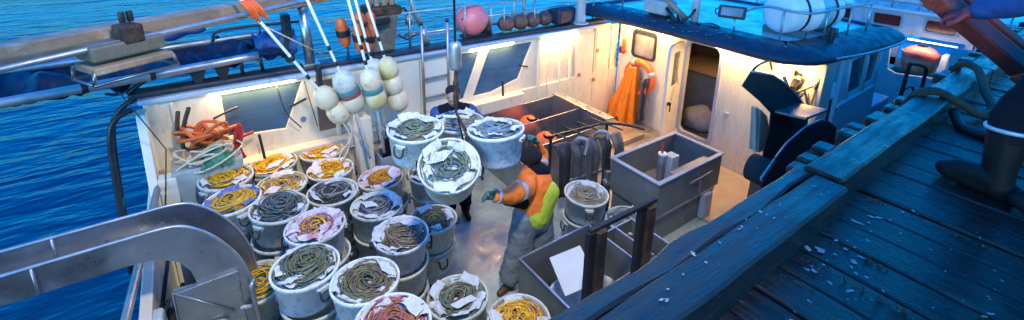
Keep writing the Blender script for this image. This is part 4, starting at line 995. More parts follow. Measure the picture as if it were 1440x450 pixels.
# ------------------------------------------------------------------ dan buoys: white rods with pairs of floats
def dan(tp, f, colors, base, label, bands=()):
    f = [Vector(p) for p in f]; tp = Vector(tp)
    o = thing('dan_buoy', label, 'marker buoy', tuple(base), group='white rods with floats leaning by the pillar')
    d = (f[-1]-tp).normalized()
    ax = (f[-1]-f[0]).normalized() if len(f) > 1 else d
    g = MB(); g.tube([tp-d*.5, f[0]-ax*.1, f[0], f[-1], Vector(base)], .017, 8); part('rod', g, 'white_rod', o)
    zq = ax.to_track_quat('Z', 'Y').to_matrix()
    for p, cl in zip(f, colors):
        g = MB()
        prof = [(.02, -.165), (.04, -.16), (.09, -.13), (.125, -.07), (.135, 0), (.125, .07), (.09, .13), (.04, .16), (.02, .165)]
        g.lathe(prof, 18, Matrix.Translation(p) @ zq.to_4x4()); part('float', g, cl, o)
    for p, cl in bands:
        g = MB(); p = Vector(p); g.cyl(p-ax*.03, p+ax*.03, .131, 18); part('band', g, cl, o, .006)
    for t in (.55, .75):
        p = tp.lerp(f[0], t); g = MB(); g.cyl(p-d*.03, p+d*.03, .021, 8); part('tape', g, 'black_rubber', o)
Y = 5.5
dan((.47, Y-.1, 3.09), [(1.20, Y, 1.83), (1.33, Y, 1.61)], ['float_white', 'float_white'], (1.62, Y-.15, 1.1), 'leftmost white rod with two cream floats, one above the other')
dan((1.09, Y-.1, 3.04), [(1.42, Y-.05, 2.00), (1.50, Y-.05, 1.74)], ['float_grey', 'float_white'], (1.60, Y-.25, 1.0), 'white rod with pale grey and cream floats, teal and red bands between', [((1.455, Y-.05, 1.895), 'teal_band'), ((1.475, Y-.05, 1.845), 'red_band')])
dan((1.52, Y-.15, 3.0), [(1.72, Y-.1, 1.98), (1.77, Y-.1, 1.74)], ['float_white', 'float_yellow'], (1.80, Y-.2, 1.0), 'white rod with a blue banded cream float over a yellowish one', [((1.742, Y-.1, 1.86), 'teal_band')])
dan((1.66, Y+.05, 2.99), [(1.85, Y+.1, 2.03), (1.91, Y+.1, 1.80)], ['float_grey', 'float_yellow'], (1.95, Y+.1, 1.0), 'white rod with floats half hidden between its neighbours')
dan((1.77, Y, 2.98), [(1.99, Y, 2.06), (2.04, Y, 1.84), (2.10, Y, 1.60)], ['float_yellow', 'float_white', 'float_white'], (2.15, Y, 1.0), 'rightmost white rod with three floats, the top one yellow')
g = MB(); g.tube(smoothpath([(1.30, 5.42, 1.6), (1.42, 5.40, 1.3), (1.30, 5.40, 1.12), (1.2, 5.3, 1.03)]), .011, 6); g.tube(smoothpath([(1.48, 5.35, 1.6), (1.36, 5.3, 1.2), (1.22, 5.2, 1.08)]), .009, 6)
one('mooring_tail', g, 'cream_rope', 'loose cream rope tails hanging below the leftmost floats', 'rope', (1.3, 5.4, 1.1))
g = MB(); g.tube(smoothpath([(1.78, 5.3, 1.62), (1.80, 5.28, 1.4), (1.88, 5.28, 1.3), (1.82, 5.28, 1.22), (1.78, 5.28, 1.32)]), .010, 6); g.tube([(1.70, 5.3, 1.6), (1.74, 5.28, 1.15)], .010, 6)
one('teal_cord', g, 'teal_band', 'teal cord looped below the blue banded floats', 'cord', (1.8, 5.3, 1.2))
g = MB()
for k in range(7): g.tube(smoothpath([(.44+.02*k, 5.38, 3.10), (.50+.02*k, 5.32, 3.02+.01*(k % 3)), (.52+.025*k, 5.36, 2.93-.02*(k % 4))]), .012, 5)
tag(one('red_lashing', g, 'orange', 'orange red lashing tied round the leftmost white rod at the boom', 'lashing', (.5, 5.38, 3.0)), kind='stuff')
# orange floats lashed with black bands by the winch
for k, (x, y, z, ln) in enumerate(((1.56, 5.85, 2.52, .21), (1.73, 5.75, 2.46, .23), (1.80, 5.95, 2.55, .21), (1.95, 6.0, 2.52, .22), (1.88, 5.85, 2.40, .20))):
    o = thing('net_float', 'orange ribbed float lashed in the bundle on the gunwale, %s' % ('leftmost', 'lowest in front', 'topmost', 'rightmost behind the rod', 'middle')[k], 'float', (x, y, z), group='orange floats lashed in a bundle')
    mm_ = Matrix.Translation((x, y, z)) @ Euler((.12, .08*(k-2), 0)).to_matrix().to_4x4()
    pr_ = [(.0, -ln)]+[(.082*(1-abs(t)**3.2)**.5*(1-.07*abs(math.sin(t*16))), t*ln) for t in np.linspace(-.98, .98, 24)]+[(.0, ln)]
    g = MB(); g.lathe(pr_, 14, mm_); part('float_body', g, 'float_orange', o)
    g = MB(); g.cyl(mm_ @ Vector((0, 0, -.04)), mm_ @ Vector((0, 0, .05)), .088, 14); part('black_strap', g, 'black_rubber', o, .006)
g = MB(); g.bar((1.75, 5.93, 2.55), (2.25, 6.02, 2.58), .05, .09); one('strap', g, 'black_rubber', 'wide black strap across the orange floats to the winch', 'strap', (2.0, 5.98, 2.55), bev=.02)
wi = thing('gunwale_winch', 'rusty topped grey winch housing on the far gunwale', 'winch', (2.2, 6.25, 2.1))
g = MB(); g.prism([(1.98, 2.10), (2.34, 2.10), (2.42, 2.62), (2.02, 2.62)], lambda u, v, t: (u, t, v), 6.12, 6.42); part('housing', g, 'pale_block', wi, .03)
g = MB(); g.box(1.98, 2.46, 6.10, 6.46, 2.622, 2.74); part('rusty_head', g, 'rust_steel', wi, .02)
for k in range(4):
    g = MB(); g.cyl((2.04+k*.11, 6.25, 2.742), (2.04+k*.11, 6.25, 2.98), .045, 12); part('head_tube', g, 'beam_weathered', wi, .006)
g = MB(); g.cyl((2.60, 6.2, 2.44), (2.60, 6.2, 2.58), .06, 12); g.cyl((2.60, 6.2, 2.1), (2.60, 6.2, 2.44), .022, 8); part('fairlead', g, 'galv', wi)
g = MB(); g.tube(smoothpath([(2.45, 6.2, 2.6), (2.52, 6.2, 2.68), (2.60, 6.2, 2.58)]), .016, 6); g.tube(smoothpath([(2.42, 6.2, 2.3), (2.55, 6.18, 2.22), (2.7, 6.2, 2.26)]), .012, 6); part('hydraulic_hose', g, 'black_rubber', wi)
g = MB(); g.tube([(2.55, 6.2, 3.3), (2.68, 6.2, 2.62), (2.85, 6.2, 2.24)], .04, 10); g.tube([(2.80, 6.2, 2.35), (2.86, 6.2, 2.08)], .06, 10)
one('davit_arm', g, 'galv', 'grey tubular davit arm leaning on the gunwale left of the ladder', 'davit', (2.85, 6.2, 2.1))
dl_ = thing('deck_ladder', 'galvanised ladder leaning on the far bulwark beside the crewman', 'ladder', (2.85, 5.9, 1.1))
for a in (2.65, 3.06):
    g = MB(); g.tube([(a, 5.88, 1.1), (a, 5.90, 2.48)], .022, 10); part('rail', g, 'galv', dl_)
    g = MB(); g.cyl((a, 5.90, 2.475), (a, 5.90, 2.52), .026, 10); part('rail_cap', g, 'black_rubber', dl_)
for z in (2.32, 2.0, 1.66, 1.36):
    g = MB(); g.bar((2.67, 5.89, z), (3.04, 5.89, z), .04, .03); part('rung', g, 'galv', dl_, .006)
pb = thing('pink_buoy', 'large pink buoy with a black cone end resting on the far gunwale', 'buoy', (3.72, 6.28, 2.1))
g = MB(); g.ball((3.71, 6.28, 2.36), .27, 32); part('buoy_body', g, 'buoy_pink', pb)
mm_ = Matrix.Translation((3.71, 6.28, 2.36)) @ Vector((.75, -.35, -.62)).to_track_quat('Z', 'Y').to_matrix().to_4x4()
g = MB(); g.lathe([(.17, .215), (.12, .26), (.08, .32), (.06, .36), (0, .36)], 20, mm_); part('black_end', g, 'black_rubber', pb)
g = MB(); g.ball((3.46, 6.16, 2.42), (.012, .012, .02), 8); part('valve', g, 'black_rubber', pb)
g = MB(); g.obox((3.74, 6.2, 2.125), (.55, .16, .05), (0, 0, 0)); one('fender_pad', g, 'black_rubber', 'black rubber pad under the pink buoy', 'pad', (3.74, 6.2, 2.1), bev=.02)
for k in range(5):
    x = (4.36, 4.66, 4.93, 5.22, 5.46)[k]
    o = thing('brown_float', 'reddish brown round float in the row on the gunwale, %s' % ('leftmost of five', 'second from the left', 'middle of five', 'second from the right', 'rightmost of five')[k], 'float', (x, 6.26, 2.22), group='row of brown floats on the gunwale')
    g = MB(); g.ball((x, 6.26, 2.22), (.15, .145, .14), 18); part('float_body', g, 'float_brown', o)
    g = MB(); g.cyl((x-.155, 6.26, 2.22), (x-.12, 6.26, 2.22), .035, 10); part('float_hole', g, 'black_rubber', o)
g = MB(); g.tube([(4.2, 6.12, 2.12), (4.5, 6.12, 2.1), (5.6, 6.12, 2.1)], .02, 6); one('lashing', g, 'green_net', 'dark netting rope lashing the row of brown floats', 'rope', (4.9, 6.12, 2.1))
g = MB(); g.tube([(4.42, 6.2, 2.1), (4.58, 6.25, 2.95)], .022, 8); g.tube([(4.70, 6.2, 2.1), (4.70, 6.22, 3.0)], .03, 8); g.tube([(4.96, 6.2, 2.12), (4.86, 6.2, 2.9)], .018, 8); tag(one('aerial_poles', g, 'galv', 'slender poles standing behind the row of brown floats', 'poles', (4.7, 6.2, 2.1)), kind='stuff')
g = MB(); g.tube(smoothpath([(5.0, 5.92, 1.96), (5.3, 5.88, 1.86), (5.7, 5.9, 1.93)]), .008, 5); one('slack_cable', g, 'black_tube', 'slack cable sagging under the gunwale by the lockers', 'cable', (5.3, 5.9, 1.9))

# white pillar with grey tool crate
wp = thing('hauler_pillar', 'white steel pillar standing among the tubs below the floats', 'pillar', (1.66, 5.45, 0))
g = MB(); g.prism([(1.52, 0), (1.74, 0), (1.72, 1.48), (1.54, 1.48)], lambda u, v, t: (u, t, v), 5.46, 5.66); part('pillar_body', g, 'paint_white', wp, .02)
tcb = thing('tool_crate', 'grey crate of dark tools hung beside the white pillar', 'crate', (1.95, 5.45, .7))
for nm, bx in (('side', (1.76, 2.12, 5.30, 5.32)), ('side', (1.76, 2.12, 5.58, 5.60)), ('end', (1.76, 1.78, 5.322, 5.578)), ('end', (2.10, 2.12, 5.322, 5.578)), ('bottom', (1.78, 2.10, 5.322, 5.578))):
    g = MB(); g.box(*bx, .72, .74 if nm == 'bottom' else .92); part('crate_'+nm, g, 'foam_grey', tcb, .004)
for k in range(6):
    x = 1.82+k*.05; g = MB(); g.bar((x, 5.38+.05*(k % 3), .76), (x+jr.uniform(-.05, .05), 5.4+.04*(k % 3), 1.0+jr.uniform(0, .24)), .03, .045)
    one('hand_tool', g, 'black_rubber', 'black handled tool in the grey crate, %s' % ('leftmost', 'second from left', 'third from left', 'third from right', 'second from right', 'rightmost')[k], 'tool', (x, 5.4, .76), 'dark tools in the grey crate', bev=.006)

# heap of hose, rope and net in a tote by the stern corner
to = thing('rope_tote', 'grey green tote box on the stern bulwark under the rope heap', 'tote', (-.05, 5.6, .9))
g = MB(); g.prism([(-.34, .88), (.20, .88), (.26, 1.34), (-.40, 1.34)], lambda u, v, t: (u, t, v), 5.46, 5.79); part('tote_box', g, 'tote', to, .02)
def heap(nm, lab, mat, c, rx, ry, rz, loops, r, seed, n=18):
    rg = random.Random(seed); pts = []
    for i in range(loops*n):
        a = 2*math.pi*i/n; k = i/n
        ex = rx*(.6+.4*math.sin(k*1.7+seed)); ey = ry*(.6+.4*math.sin(k*2.3+seed))
        pts.append((c[0]+.25*rx*math.sin(k*1.1+seed)+ex*math.cos(a), c[1]+ey*math.sin(a)*.8+.3*ry*math.cos(k*.9), c[2]+rz*math.sin(a+k*.7)*(.5+.5*math.sin(k*1.9))+.03*math.sin(k*5)))
    g = MB(); g.tube(pts, r, 6); return one(nm, g, mat, lab, 'rope', c)
heap('orange_hose', 'heap of orange hose lying on the cream rope at the stern', 'orange_hose', (-.02, 5.66, 1.62), .26, .14, .13, 9, .020, 3)
heap('cream_rope', 'heap of cream rope loops hanging over the tote edge', 'cream_rope', (-.05, 5.58, 1.40), .27, .16, .12, 11, .012, 8)
g = MB(); g.grid(lambda u, v: Vector((.02+.30*(u-.5), 5.55+.28*(v-.5), 1.34+.14*math.sin(3.14*u)*math.sin(3.14*v)+mn.noise(Vector((u*9, v*9, 4)))*.06)), 16, 16, sm=False)
one('green_net', g, 'green_net', 'green netting bunched beside the cream rope', 'net', (.02, 5.55, 1.34), solid=.02)
g = MB(); g.tube(smoothpath([(-.15, 5.7, 1.95), (-.22, 5.72, 1.75), (-.26, 5.7, 1.5), (-.1, 5.6, 1.52)]), .022, 6); g.tube(smoothpath([(-.25, 5.72, 1.92), (-.28, 5.74, 1.7), (-.2, 5.7, 1.6)]), .022, 6)
one('rust_hose', g, 'rust_steel', 'rust coloured hose bights standing up from the heap', 'hose', (-.2, 5.7, 1.5))
g = MB(); g.tube(smoothpath([(.05, 5.75, 1.75), (.18, 5.8, 1.78), (.30, 5.84, 1.80)]), .015, 6); one('black_spike', g, 'black_tube', 'black stick poking out of the orange hose', 'stick', (.1, 5.8, 1.75))
g = MB(); g.grid(lambda u, v: Vector((.19+.10*u+.02*math.sin(v*7), 5.70-.03*math.sin(u*6+v*3), 1.62-.42*v+.03*u)), 8, 12); one('red_rag', g, 'red_cloth', 'red rag hung on the sill below the left cut-out', 'rag', (.22, 5.7, 1.2), solid=.012)
g = MB(); g.bar((.20, 5.80, 1.42), (.42, 5.82, 1.46), .03, .03); one('red_stick', g, 'red_cloth', 'red handle lying on the sill beside the red rag', 'handle', (.3, 5.8, 1.43), bev=.008)

# ------------------------------------------------------------------ on the deckhouse wall
lr = thing('life_ring', 'orange life ring hung on the white deckhouse wall', 'life ring', (6.84, 5.34, 1.06))
g = MB(); g.tube([(6.82, 5.32+.30*math.cos(a), 1.06+.30*math.sin(a)) for a in np.linspace(0, 2*math.pi, 33)[:-1]], .06, 12, closed=True); part('ring', g, 'orange', lr)
for a0 in (-.45, 1.1, 2.7, 4.2):
    g = MB(); g.tube([(6.82, 5.32+.30*math.cos(a), 1.06+.30*math.sin(a)) for a in np.linspace(a0-.12, a0+.12, 4)], .063, 12); part('ring_band', g, 'reflective', lr)
g = MB()
def coat(u, v):
    a = math.pi*(u*1.25-.62)
    z = 1.27-1.15*v; wd = .07+.27*v**.8; dp = .10+.16*v
    fold = 1+.16*math.sin(u*29+v*2)*(.3+v)+.09*math.sin(u*53+1)
    ragged = .06*math.sin(u*17)+.05*math.sin(u*31)
    return Vector((6.80-dp*math.cos(a)*fold, 5.43+.16*v+wd*math.sin(a)*fold, z+ragged*v**3*1.2))
g.grid(coat, 70, 26); one('oilskin_coat', g, 'oilskin', 'bright orange oilskins hanging from the life ring', 'oilskins', (6.72, 5.45, .1), solid=.012)
g = MB(); g.grid(lambda u, v: Vector((6.76-.05*math.sin(u*8), 5.20-.16*u, 1.05-.85*v+.1*u)), 10, 10); one('dark_trousers', g, 'mesh_grey', 'grey garment hanging behind the orange oilskins', 'garment', (6.76, 5.1, .3), solid=.012)
fl = thing('wall_flare', 'small orange light on a red base fixed beside the cabin window', 'light', (6.85, 5.77, 1.4))
g = MB(); g.cyl((6.84, 5.77, 1.53), (6.84, 5.77, 1.72), .035, 12); part('flare_tube', g, 'orange', fl, .01)
g = MB(); g.ball((6.84, 5.77, 1.47), (.05, .05, .055), 12); part('flare_base', g, 'red_cloth', fl)
g = MB(); g.box(6.86, 6.885, 5.86, 5.90, 1.40, 1.53); one('switch', g, 'black_rubber', 'small dark switch on the wall left of the orange light', 'switch', (6.87, 5.88, 1.4), bev=.004)
g = MB(); g.ball((7.45, 4.36, .42), (.28, .30, .24), 18)
g.v = [tuple(Vector(p)+mn.noise_vector(Vector(p)*5)*.07) for p in g.v]
one('sack', g, 'sack', 'pale crumpled sack on the cabin floor inside the open door', 'sack', (7.45, 4.36, .2))
g = MB(); g.ball((6.90, 2.83, .12), .10, 18); one('orange_ball', g, 'float_orange', 'small orange ball float on the tan floor by the wall corner', 'float', (6.90, 2.83, .03))
g = MB(); g.box(6.86, 6.884, 3.52, 3.60, .9, .98); one('wall_socket', g, 'paint_grey', 'small grey socket on the deckhouse wall right of the door', 'socket', (6.87, 3.56, .9), bev=.004)

# ------------------------------------------------------------------ on the roof
lc = thing('raft_canister', 'white life raft canister with straps on the deckhouse roof', 'life raft', (7.5, 2.95, 2.4))
mm_ = Matrix.Translation((7.5, 2.98, 2.70)) @ Vector((1, -.22, .0)).to_track_quat('Z', 'Y').to_matrix().to_4x4()
g = MB(); g.lathe([(0, -.56), (.2, -.56), (.27, -.53), (.30, -.46), (.305, -.02), (.318, -.018), (.318, .018), (.305, .02), (.30, .46), (.27, .53), (.2, .56), (0, .56)], 28, mm_); part('canister_shell', g, 'white_plastic', lc)
for z in (-.3, .3):
    g = MB(); g.lathe([(.303, z-.02), (.315, z-.02), (.315, z+.02), (.303, z+.02)], 28, mm_); part('strap', g, 'black_rubber', lc)
for z in (-.35, .35):
    p = mm_ @ Vector((0, 0, z)); g = MB(); g.box(p.x-.04, p.x+.04, p.y-.3, p.y+.3, 2.36, 2.46); part('cradle', g, 'steel_dark', lc, .008)
rr_ = thing('roof_railing', 'thin grey railing round the roof edge by the raft canister', 'railing', (7.2, 2.7, 2.36))
g = MB(); g.tube(smoothpath([(6.9, 3.6, 2.62), (6.85, 3.25, 2.78), (6.8, 2.85, 2.78), (6.95, 2.62, 2.78), (7.6, 2.55, 2.80), (8.6, 2.45, 2.80)], 4), .017, 8); part('top_rail', g, 'galv', rr_)
for p in ((6.82, 2.95), (7.35, 2.6), (7.95, 2.52), (8.5, 2.46)):
    g = MB(); g.tube([(p[0], p[1], 2.34), (p[0], p[1], 2.79)], .014, 8); part('post', g, 'galv', rr_)
g = MB(); g.cyl((7.2, 2.45, 2.35), (7.2, 2.45, 2.58), .035, 10); one('roof_bollard', g, 'black_rubber', 'short black post on the roof corner below the raft canister', 'post', (7.2, 2.45, 2.35), bev=.006)
fl = thing('flood_lamp', 'unlit rectangular deck floodlight on a stem at the roof edge', 'floodlight', (6.62, 3.52, 2.36))
g = MB(); g.tube([(6.62, 3.52, 2.34), (6.60, 3.53, 2.58)], .014, 8); part('stem', g, 'galv', fl)
ml = Euler((0, R(18), R(20))).to_matrix()
def LM(p): return Vector((6.60, 3.58, 2.66))+ml @ Vector(p)
g = MB(); g.obox(LM((.05, 0, 0)), (.13, .36, .17), ml); part('lamp_body', g, 'foam_grey', fl, .03)
g = MB(); g.obox(LM((-.02, 0, 0)), (.025, .38, .19), ml); part('lamp_frame', g, 'black_rubber', fl, .02)
g = MB(); g.obox(LM((-.036, 0, 0)), (.012, .30, .125), ml); part('lamp_lens', g, 'window_pane', fl, .004)
g = MB(); g.tube(smoothpath([LM((0, .19, .05)), LM((-.05, .23, 0)), LM((-.04, .20, -.07))]), .010, 6); part('lamp_bracket', g, 'black_rubber', fl)
sbx = thing('search_radar', 'ribbed grey equipment box on the roof edge above the cabin window', 'equipment box', (6.55, 4.85, 2.36))
g = MB(); g.box(6.45, 6.75, 4.62, 5.10, 2.42, 2.66); part('box_body', g, 'foam_grey', sbx, .03)
for k in range(5):
    g = MB(); g.box(6.438, 6.449, 4.66, 5.06, 2.45+k*.04, 2.468+k*.04); part('rib', g, 'paint_grey', sbx)
g = MB(); g.box(6.5, 6.7, 4.66, 5.0, 2.36, 2.418); part('base', g, 'black_rubber', sbx)
am = thing('antenna_mast', 'pale grey mast with strut on the roof behind the visor', 'mast', (6.7, 4.25, 2.36))
g = MB(); g.cyl((6.66, 4.22, 2.36), (6.66, 4.22, 3.3), .06, 12); part('mast_tube', g, 'paint_grey', am)
g = MB(); g.tube([(6.6, 4.35, 2.42), (6.45, 4.75, 2.78)], .05, 10); part('strut', g, 'beam_weathered', am)
g = MB(); g.tube(smoothpath([(6.6, 4.5, 2.45), (6.5, 4.4, 2.40), (6.42, 4.3, 2.38), (6.5, 4.2, 2.5), (6.62, 4.2, 2.6)]), .02, 6); g.tube([(6.45, 4.62, 2.56), (6.38, 4.35, 2.39)], .028, 6); part('cable_bundle', g, 'black_rubber', am)
g = MB(); g.tube(smoothpath([(6.6, 4.15, 2.38), (6.5, 3.95, 2.40), (6.62, 3.75, 2.39), (6.75, 3.95, 2.39), (6.66, 4.1, 2.38)]), .012, 6); one('cable_loop', g, 'black_rubber', 'black cable loop lying on the roof right of the mast', 'cable', (6.6, 4, 2.38))
g = MB(); g.tube([(6.5, 5.6, 2.36), (6.5, 5.6, 3.1)], .012, 6); g.tube([(6.5, 5.6, 2.6), (6.5, 5.9, 2.62)], .012, 6); one('whip_aerial', g, 'galv', 'thin aerial post at the left end of the roof', 'aerial', (6.5, 5.6, 2.36))
vp = thing('vent_post', 'pale round vent post at the left end of the roof', 'vent', (5.75, 5.95, 2.1))
g = MB(); g.cyl((5.85, 6.0, 2.1), (5.85, 6.0, 2.62), .085, 16); part('pipe', g, 'paint_grey', vp, .008)
g = MB(); g.cyl((5.85, 6.0, 2.10), (5.85, 6.0, 2.125), .15, 16); part('flange', g, 'paint_grey', vp, .004)
g = MB(); g.cyl((5.85, 6.0, 2.50), (5.85, 6.0, 2.66), .13, 16); part('cap', g, 'paint_grey', vp, .02)
g = MB(); g.obox((5.55, 6.2, 2.26), (.46, .34, .30), (0, 0, R(8))); one('dark_chest', g, 'navy_rubber', 'dark navy chest on the gunwale left of the pale vent post', 'chest', (5.55, 6.2, 2.1), bev=.05)

# ------------------------------------------------------------------ line hauler guards by the wheelhouse
hg = thing('hauler_guard', 'dark bent steel guard plates of the line hauler with pale edge', 'hauler', (5.6, 2.25, 0))
g1 = [(4.80, 2.44), (4.66, 2.30), (5.12, 2.02), (5.44, 1.80), (5.48, 1.6), (5.44, 1.35), (5.46, 1.05), (6.3, .95), (6.6, 1.15), (6.56, 1.45), (6.3, 1.72), (5.95, 1.96), (5.60, 2.16), (5.30, 2.30)]
g = MB(); g.prism(g1, lambda u, v, t: (u, 2.3+t, v), -.008, .008); part('upper_plate', g, 'dark_steel_plate', hg, .004)
g = MB(); g.tube([(u, 2.29, v) for u, v in g1[9:]+g1[:1]], .012, 6); part('plate_edge', g, 'galv', hg)
g2 = [(4.72, 1.62), (4.9, 1.76), (5.12, 1.88), (5.5, 1.96), (5.9, 1.95), (6.2, 1.86), (6.5, 1.7), (6.6, 1.4), (6.6, .8), (4.7, .8)]
g2 = [(u, v-.22) for u, v in g2]
g = MB(); g.prism(g2, lambda u, v, t: (u, 1.95+t, v), -.008, .008); part('lower_plate', g, 'dark_steel_plate', hg, .004)
g = MB(); g.bar((4.66, 1.94, 1.36), (4.90, 1.94, 1.52), .02, .06); g.tube([(u, 1.94, v+.005) for u, v in g2[1:5]], .012, 6); part('lower_edge', g, 'galv', hg)
g = MB(); g.obox((5.82, 2.12, 1.80), (.62, .34, .03), (R(-6), R(4), 0)); part('top_tray', g, 'steel', hg, .006)
g = MB(); g.obox((5.80, 1.952-.012, 1.32), (.16, .004, .11), (0, 0, 0)); part('sticker', g, 'paint_grey', hg)
g = MB(); g.cyl((5.05, 2.25, 1.25), (5.05, 2.02, 1.25), .16, 24); part('drum', g, 'dark_steel_plate', hg, .02)
g = MB(); g.box(5.9, 6.85, 2.31, 2.6, 0, .95); part('pedestal', g, 'steel_dark', hg, .02)
g = MB(); g.prism([(5.36, 1.84), (5.56, 1.70), (5.74, 1.42), (5.62, 1.20), (5.50, 1.22)], lambda u, v, t: (u, t, v), 2.38, 2.50); part('yellowed_flap', g, 'sack', hg, .01)
g = MB(); g.bar((5.50, 2.42, 1.22), (5.30, 2.42, 1.86), .04, .04, (0, 1, 0)); part('flap_post', g, 'paint_offwhite', hg, .006)
g = MB(); g.tube(smoothpath([(6.30, 2.75, 2.06), (5.9, 2.6, 2.24), (5.5, 2.45, 2.40), (5.0, 2.34, 2.45), (4.84, 2.32, 2.40)]), .014, 6); part('hose', g, 'black_rubber', hg)
hp = thing('hydraulic_cluster', 'cluster of hydraulic pipes and valves under the visor corner', 'hydraulics', (6.6, 2.6, 1.4))
for k in range(9):
    a = Vector((jr.uniform(6.55, 7.1), jr.uniform(2.42, 2.8), jr.uniform(1.5, 2.0))); b_ = a+Vector((jr.uniform(-.3, .4), jr.uniform(-.15, .15), jr.uniform(-.45, .15)))
    g = MB(); g.tube(smoothpath([a, a.lerp(b_, .5)+Vector((0, 0, -.08)), b_], 4), jr.uniform(.012, .026), 8); part('pipe', g, ('galv', 'steel', 'black_rubber', 'brass')[k % 4], hp)
for k in range(7):
    c = (jr.uniform(6.6, 7.2), jr.uniform(2.42, 2.7), jr.uniform(1.45, 1.95)); g = MB(); g.obox(c, (jr.uniform(.06, .14), .08, jr.uniform(.06, .16)), (jr.uniform(-.4, .4), 0, jr.uniform(-.4, .4))); part('valve_block', g, ('steel_dark', 'galv', 'brass')[k % 3], hp, .01)
g = MB(); g.bar((6.35, 2.6, 1.98), (6.9, 2.58, 1.40), .03, .03); g.bar((6.2, 2.55, 1.72), (7.4, 2.42, 1.80), .025, .025); part('strut', g, 'galv', hp)
g = MB(); g.tube(smoothpath([(6.6+.12*math.cos(k*.9), 2.5+.06*math.sin(k*.9), 1.47+.02*k) for k in range(14)], 3), .016, 6); part('hose_coil', g, 'black_rubber', hp)
mo = thing('plotter_screen', 'lit plotter screen with teal and yellow picture in the shelter', 'screen', (7.15, 2.9, 1.7))
g = MB(); g.obox((7.10, 2.86, 1.74), (.05, .56, .34), (0, 0, R(-35))); part('screen_case', g, 'black_rubber', mo, .012)
g = MB(); g.obox((7.076, 2.842, 1.74), (.01, .50, .28), (0, 0, R(-35))); part('screen_glass', g, 'screen', mo)

# ------------------------------------------------------------------ ropes on the quay kerb
g = MB(); g.tube(smoothpath([(6.25, .98, 2.45), (6.1, .95, 2.66), (5.95, .80, 2.69), (5.65, .66, 2.56), (5.40, .56, 2.50), (5.15, .60, 2.50), (5.0, .72, 2.60), (4.92, .86, 2.665), (4.85, .98, 2.58), (4.84, 1.02, 2.3)], 6), .034, 8)
one('mooring_rope', g, 'mooring_rope', 'thick dark mooring rope bent over the quay kerb', 'rope', (5.6, .75, 2.45))
g = MB(); g.tube(smoothpath([(4.95, .72, 2.53), (4.78, .62, 2.47), (4.7, .42, 2.485), (4.55, .2, 2.49), (4.5, -.2, 2.48), (4.6, -1, 2.48)], 6), .036, 8)
one('black_hose', g, 'black_rubber', 'black hose lying across the quay planks behind the boots', 'hose', (4.7, .4, 2.46))

# ------------------------------------------------------------------ the neighbouring boat and those beyond
b2 = thing('moored_boat', 'pale blue and white boat moored ahead with red tinted cabin windows', 'boat', (12.5, 3.5, -.75))
g = MB(); g.prism([(11.5, 1.35), (19, 1.5), (22, 3.6), (19, 5.6), (11.5, 5.8)], lambda u, v, t: (u, v, t), -1.2, .1); part('hull', g, 'blue_hull', b2, .04)
g = plate([(1.25, .1), (5.8, .1), (5.8, 1.74), (1.25, 1.78)], [[(1.95, 1.745), (2.86, 1.70), (2.80, 1.12), (2.66, 1.06), (1.92, 1.14)]], Xf(11.5), .08); part('stern_wall', g, 'roof_white', b2, .01)
g = plate([(1.3, 1.2), (5.6, 1.2), (5.6, 2.16), (1.3, 2.16)], [rrect(2.08, 2.56, 1.86, 2.09, .04), rrect(2.98, 3.46, 1.86, 2.09, .04), rrect(1.52, 1.86, 1.86, 2.09, .04), rrect(3.9, 4.4, 1.86, 2.09, .04), rrect(1.9, 2.9, 1.0, 1.72, .03)], Xf(12.3), .06); part('cabin_wall', g, 'roof_white', b2, .006)
for a, b_ in ((2.08, 2.56), (2.98, 3.46), (1.52, 1.86), (3.9, 4.4)):
    f = plate(rrect(a-.04, b_+.04, 1.82, 2.13, .06), [rrect(a, b_, 1.86, 2.09, .04)], Xf(12.255), .03); wf = part('window', f, 'foam_grey', b2, .005)
    g = MB(); g.box(12.30, 12.31, a-.02, b_+.02, 1.84, 2.11); part('pane', g, 'glass_red', wf)
g = MB(); g.box(12.2, 17, 1.2, 5.7, 2.17, 2.24); part('cabin_roof', g, 'roof_white', b2, .02)
g = MB(); g.box(12.32, 17, 1.35, 1.42, .1, 2.16); g.box(12.5, 16.9, 5.4, 5.5, .1, 2.16); part('side_wall', g, 'roof_white', b2)
g = MB(); g.box(11.55, 12.25, 1.4, 5.7, .1, .16); part('stern_deck', g, 'tan_deck', b2)
g = MB(); g.box(12.35, 14.5, 1.5, 3.0, .1, .9); part('inner_bench', g, 'room_brown', b2, .02)
g = MB(); g.box(13.2, 15.5, 1.9, 4.2, 2.24, 2.75); part('wheelhouse', g, 'roof_white', b2, .05)
for a in (2.05, 2.6, 3.15, 3.7):
    g = MB(); g.box(13.185, 13.2, a, a+.42, 2.36, 2.66); part('wheelhouse_window', g, 'glass_dark', b2)
g = MB()
for k in range(10): g.tube([(12.3, 1.4+k*.45, 2.24), (12.3, 1.4+k*.45, 2.66)], .014, 6)
g.tube([(12.3, 1.4, 2.66), (12.3, 5.5, 2.66)], .016, 6); g.tube([(12.3, 1.4, 2.46), (12.3, 5.5, 2.46)], .012, 6); part('roof_rail', g, 'galv', b2)
for k, (yy, zz) in enumerate(((1.78, 1.98), (1.73, 1.98))):
    g = MB(); g.box(12.262, 12.268, yy-.012-.05*k, yy+.012-.05*k, 1.60, 1.72); part('vent_slot', g, 'black_rubber', b2)
for k, (a, c) in enumerate((((12.9, 4.6, 2.24), .34), ((13.0, 5.2, 2.24), .26))):
    g = MB(); g.box(a[0]-.3, a[0]+.3, a[1]-.2, a[1]+.2, 2.241, 2.241+c); one('roof_locker', g, 'foam_grey', ('larger', 'smaller')[k]+' grey locker on the roof of the boat moored ahead', 'locker', a, bev=.03)
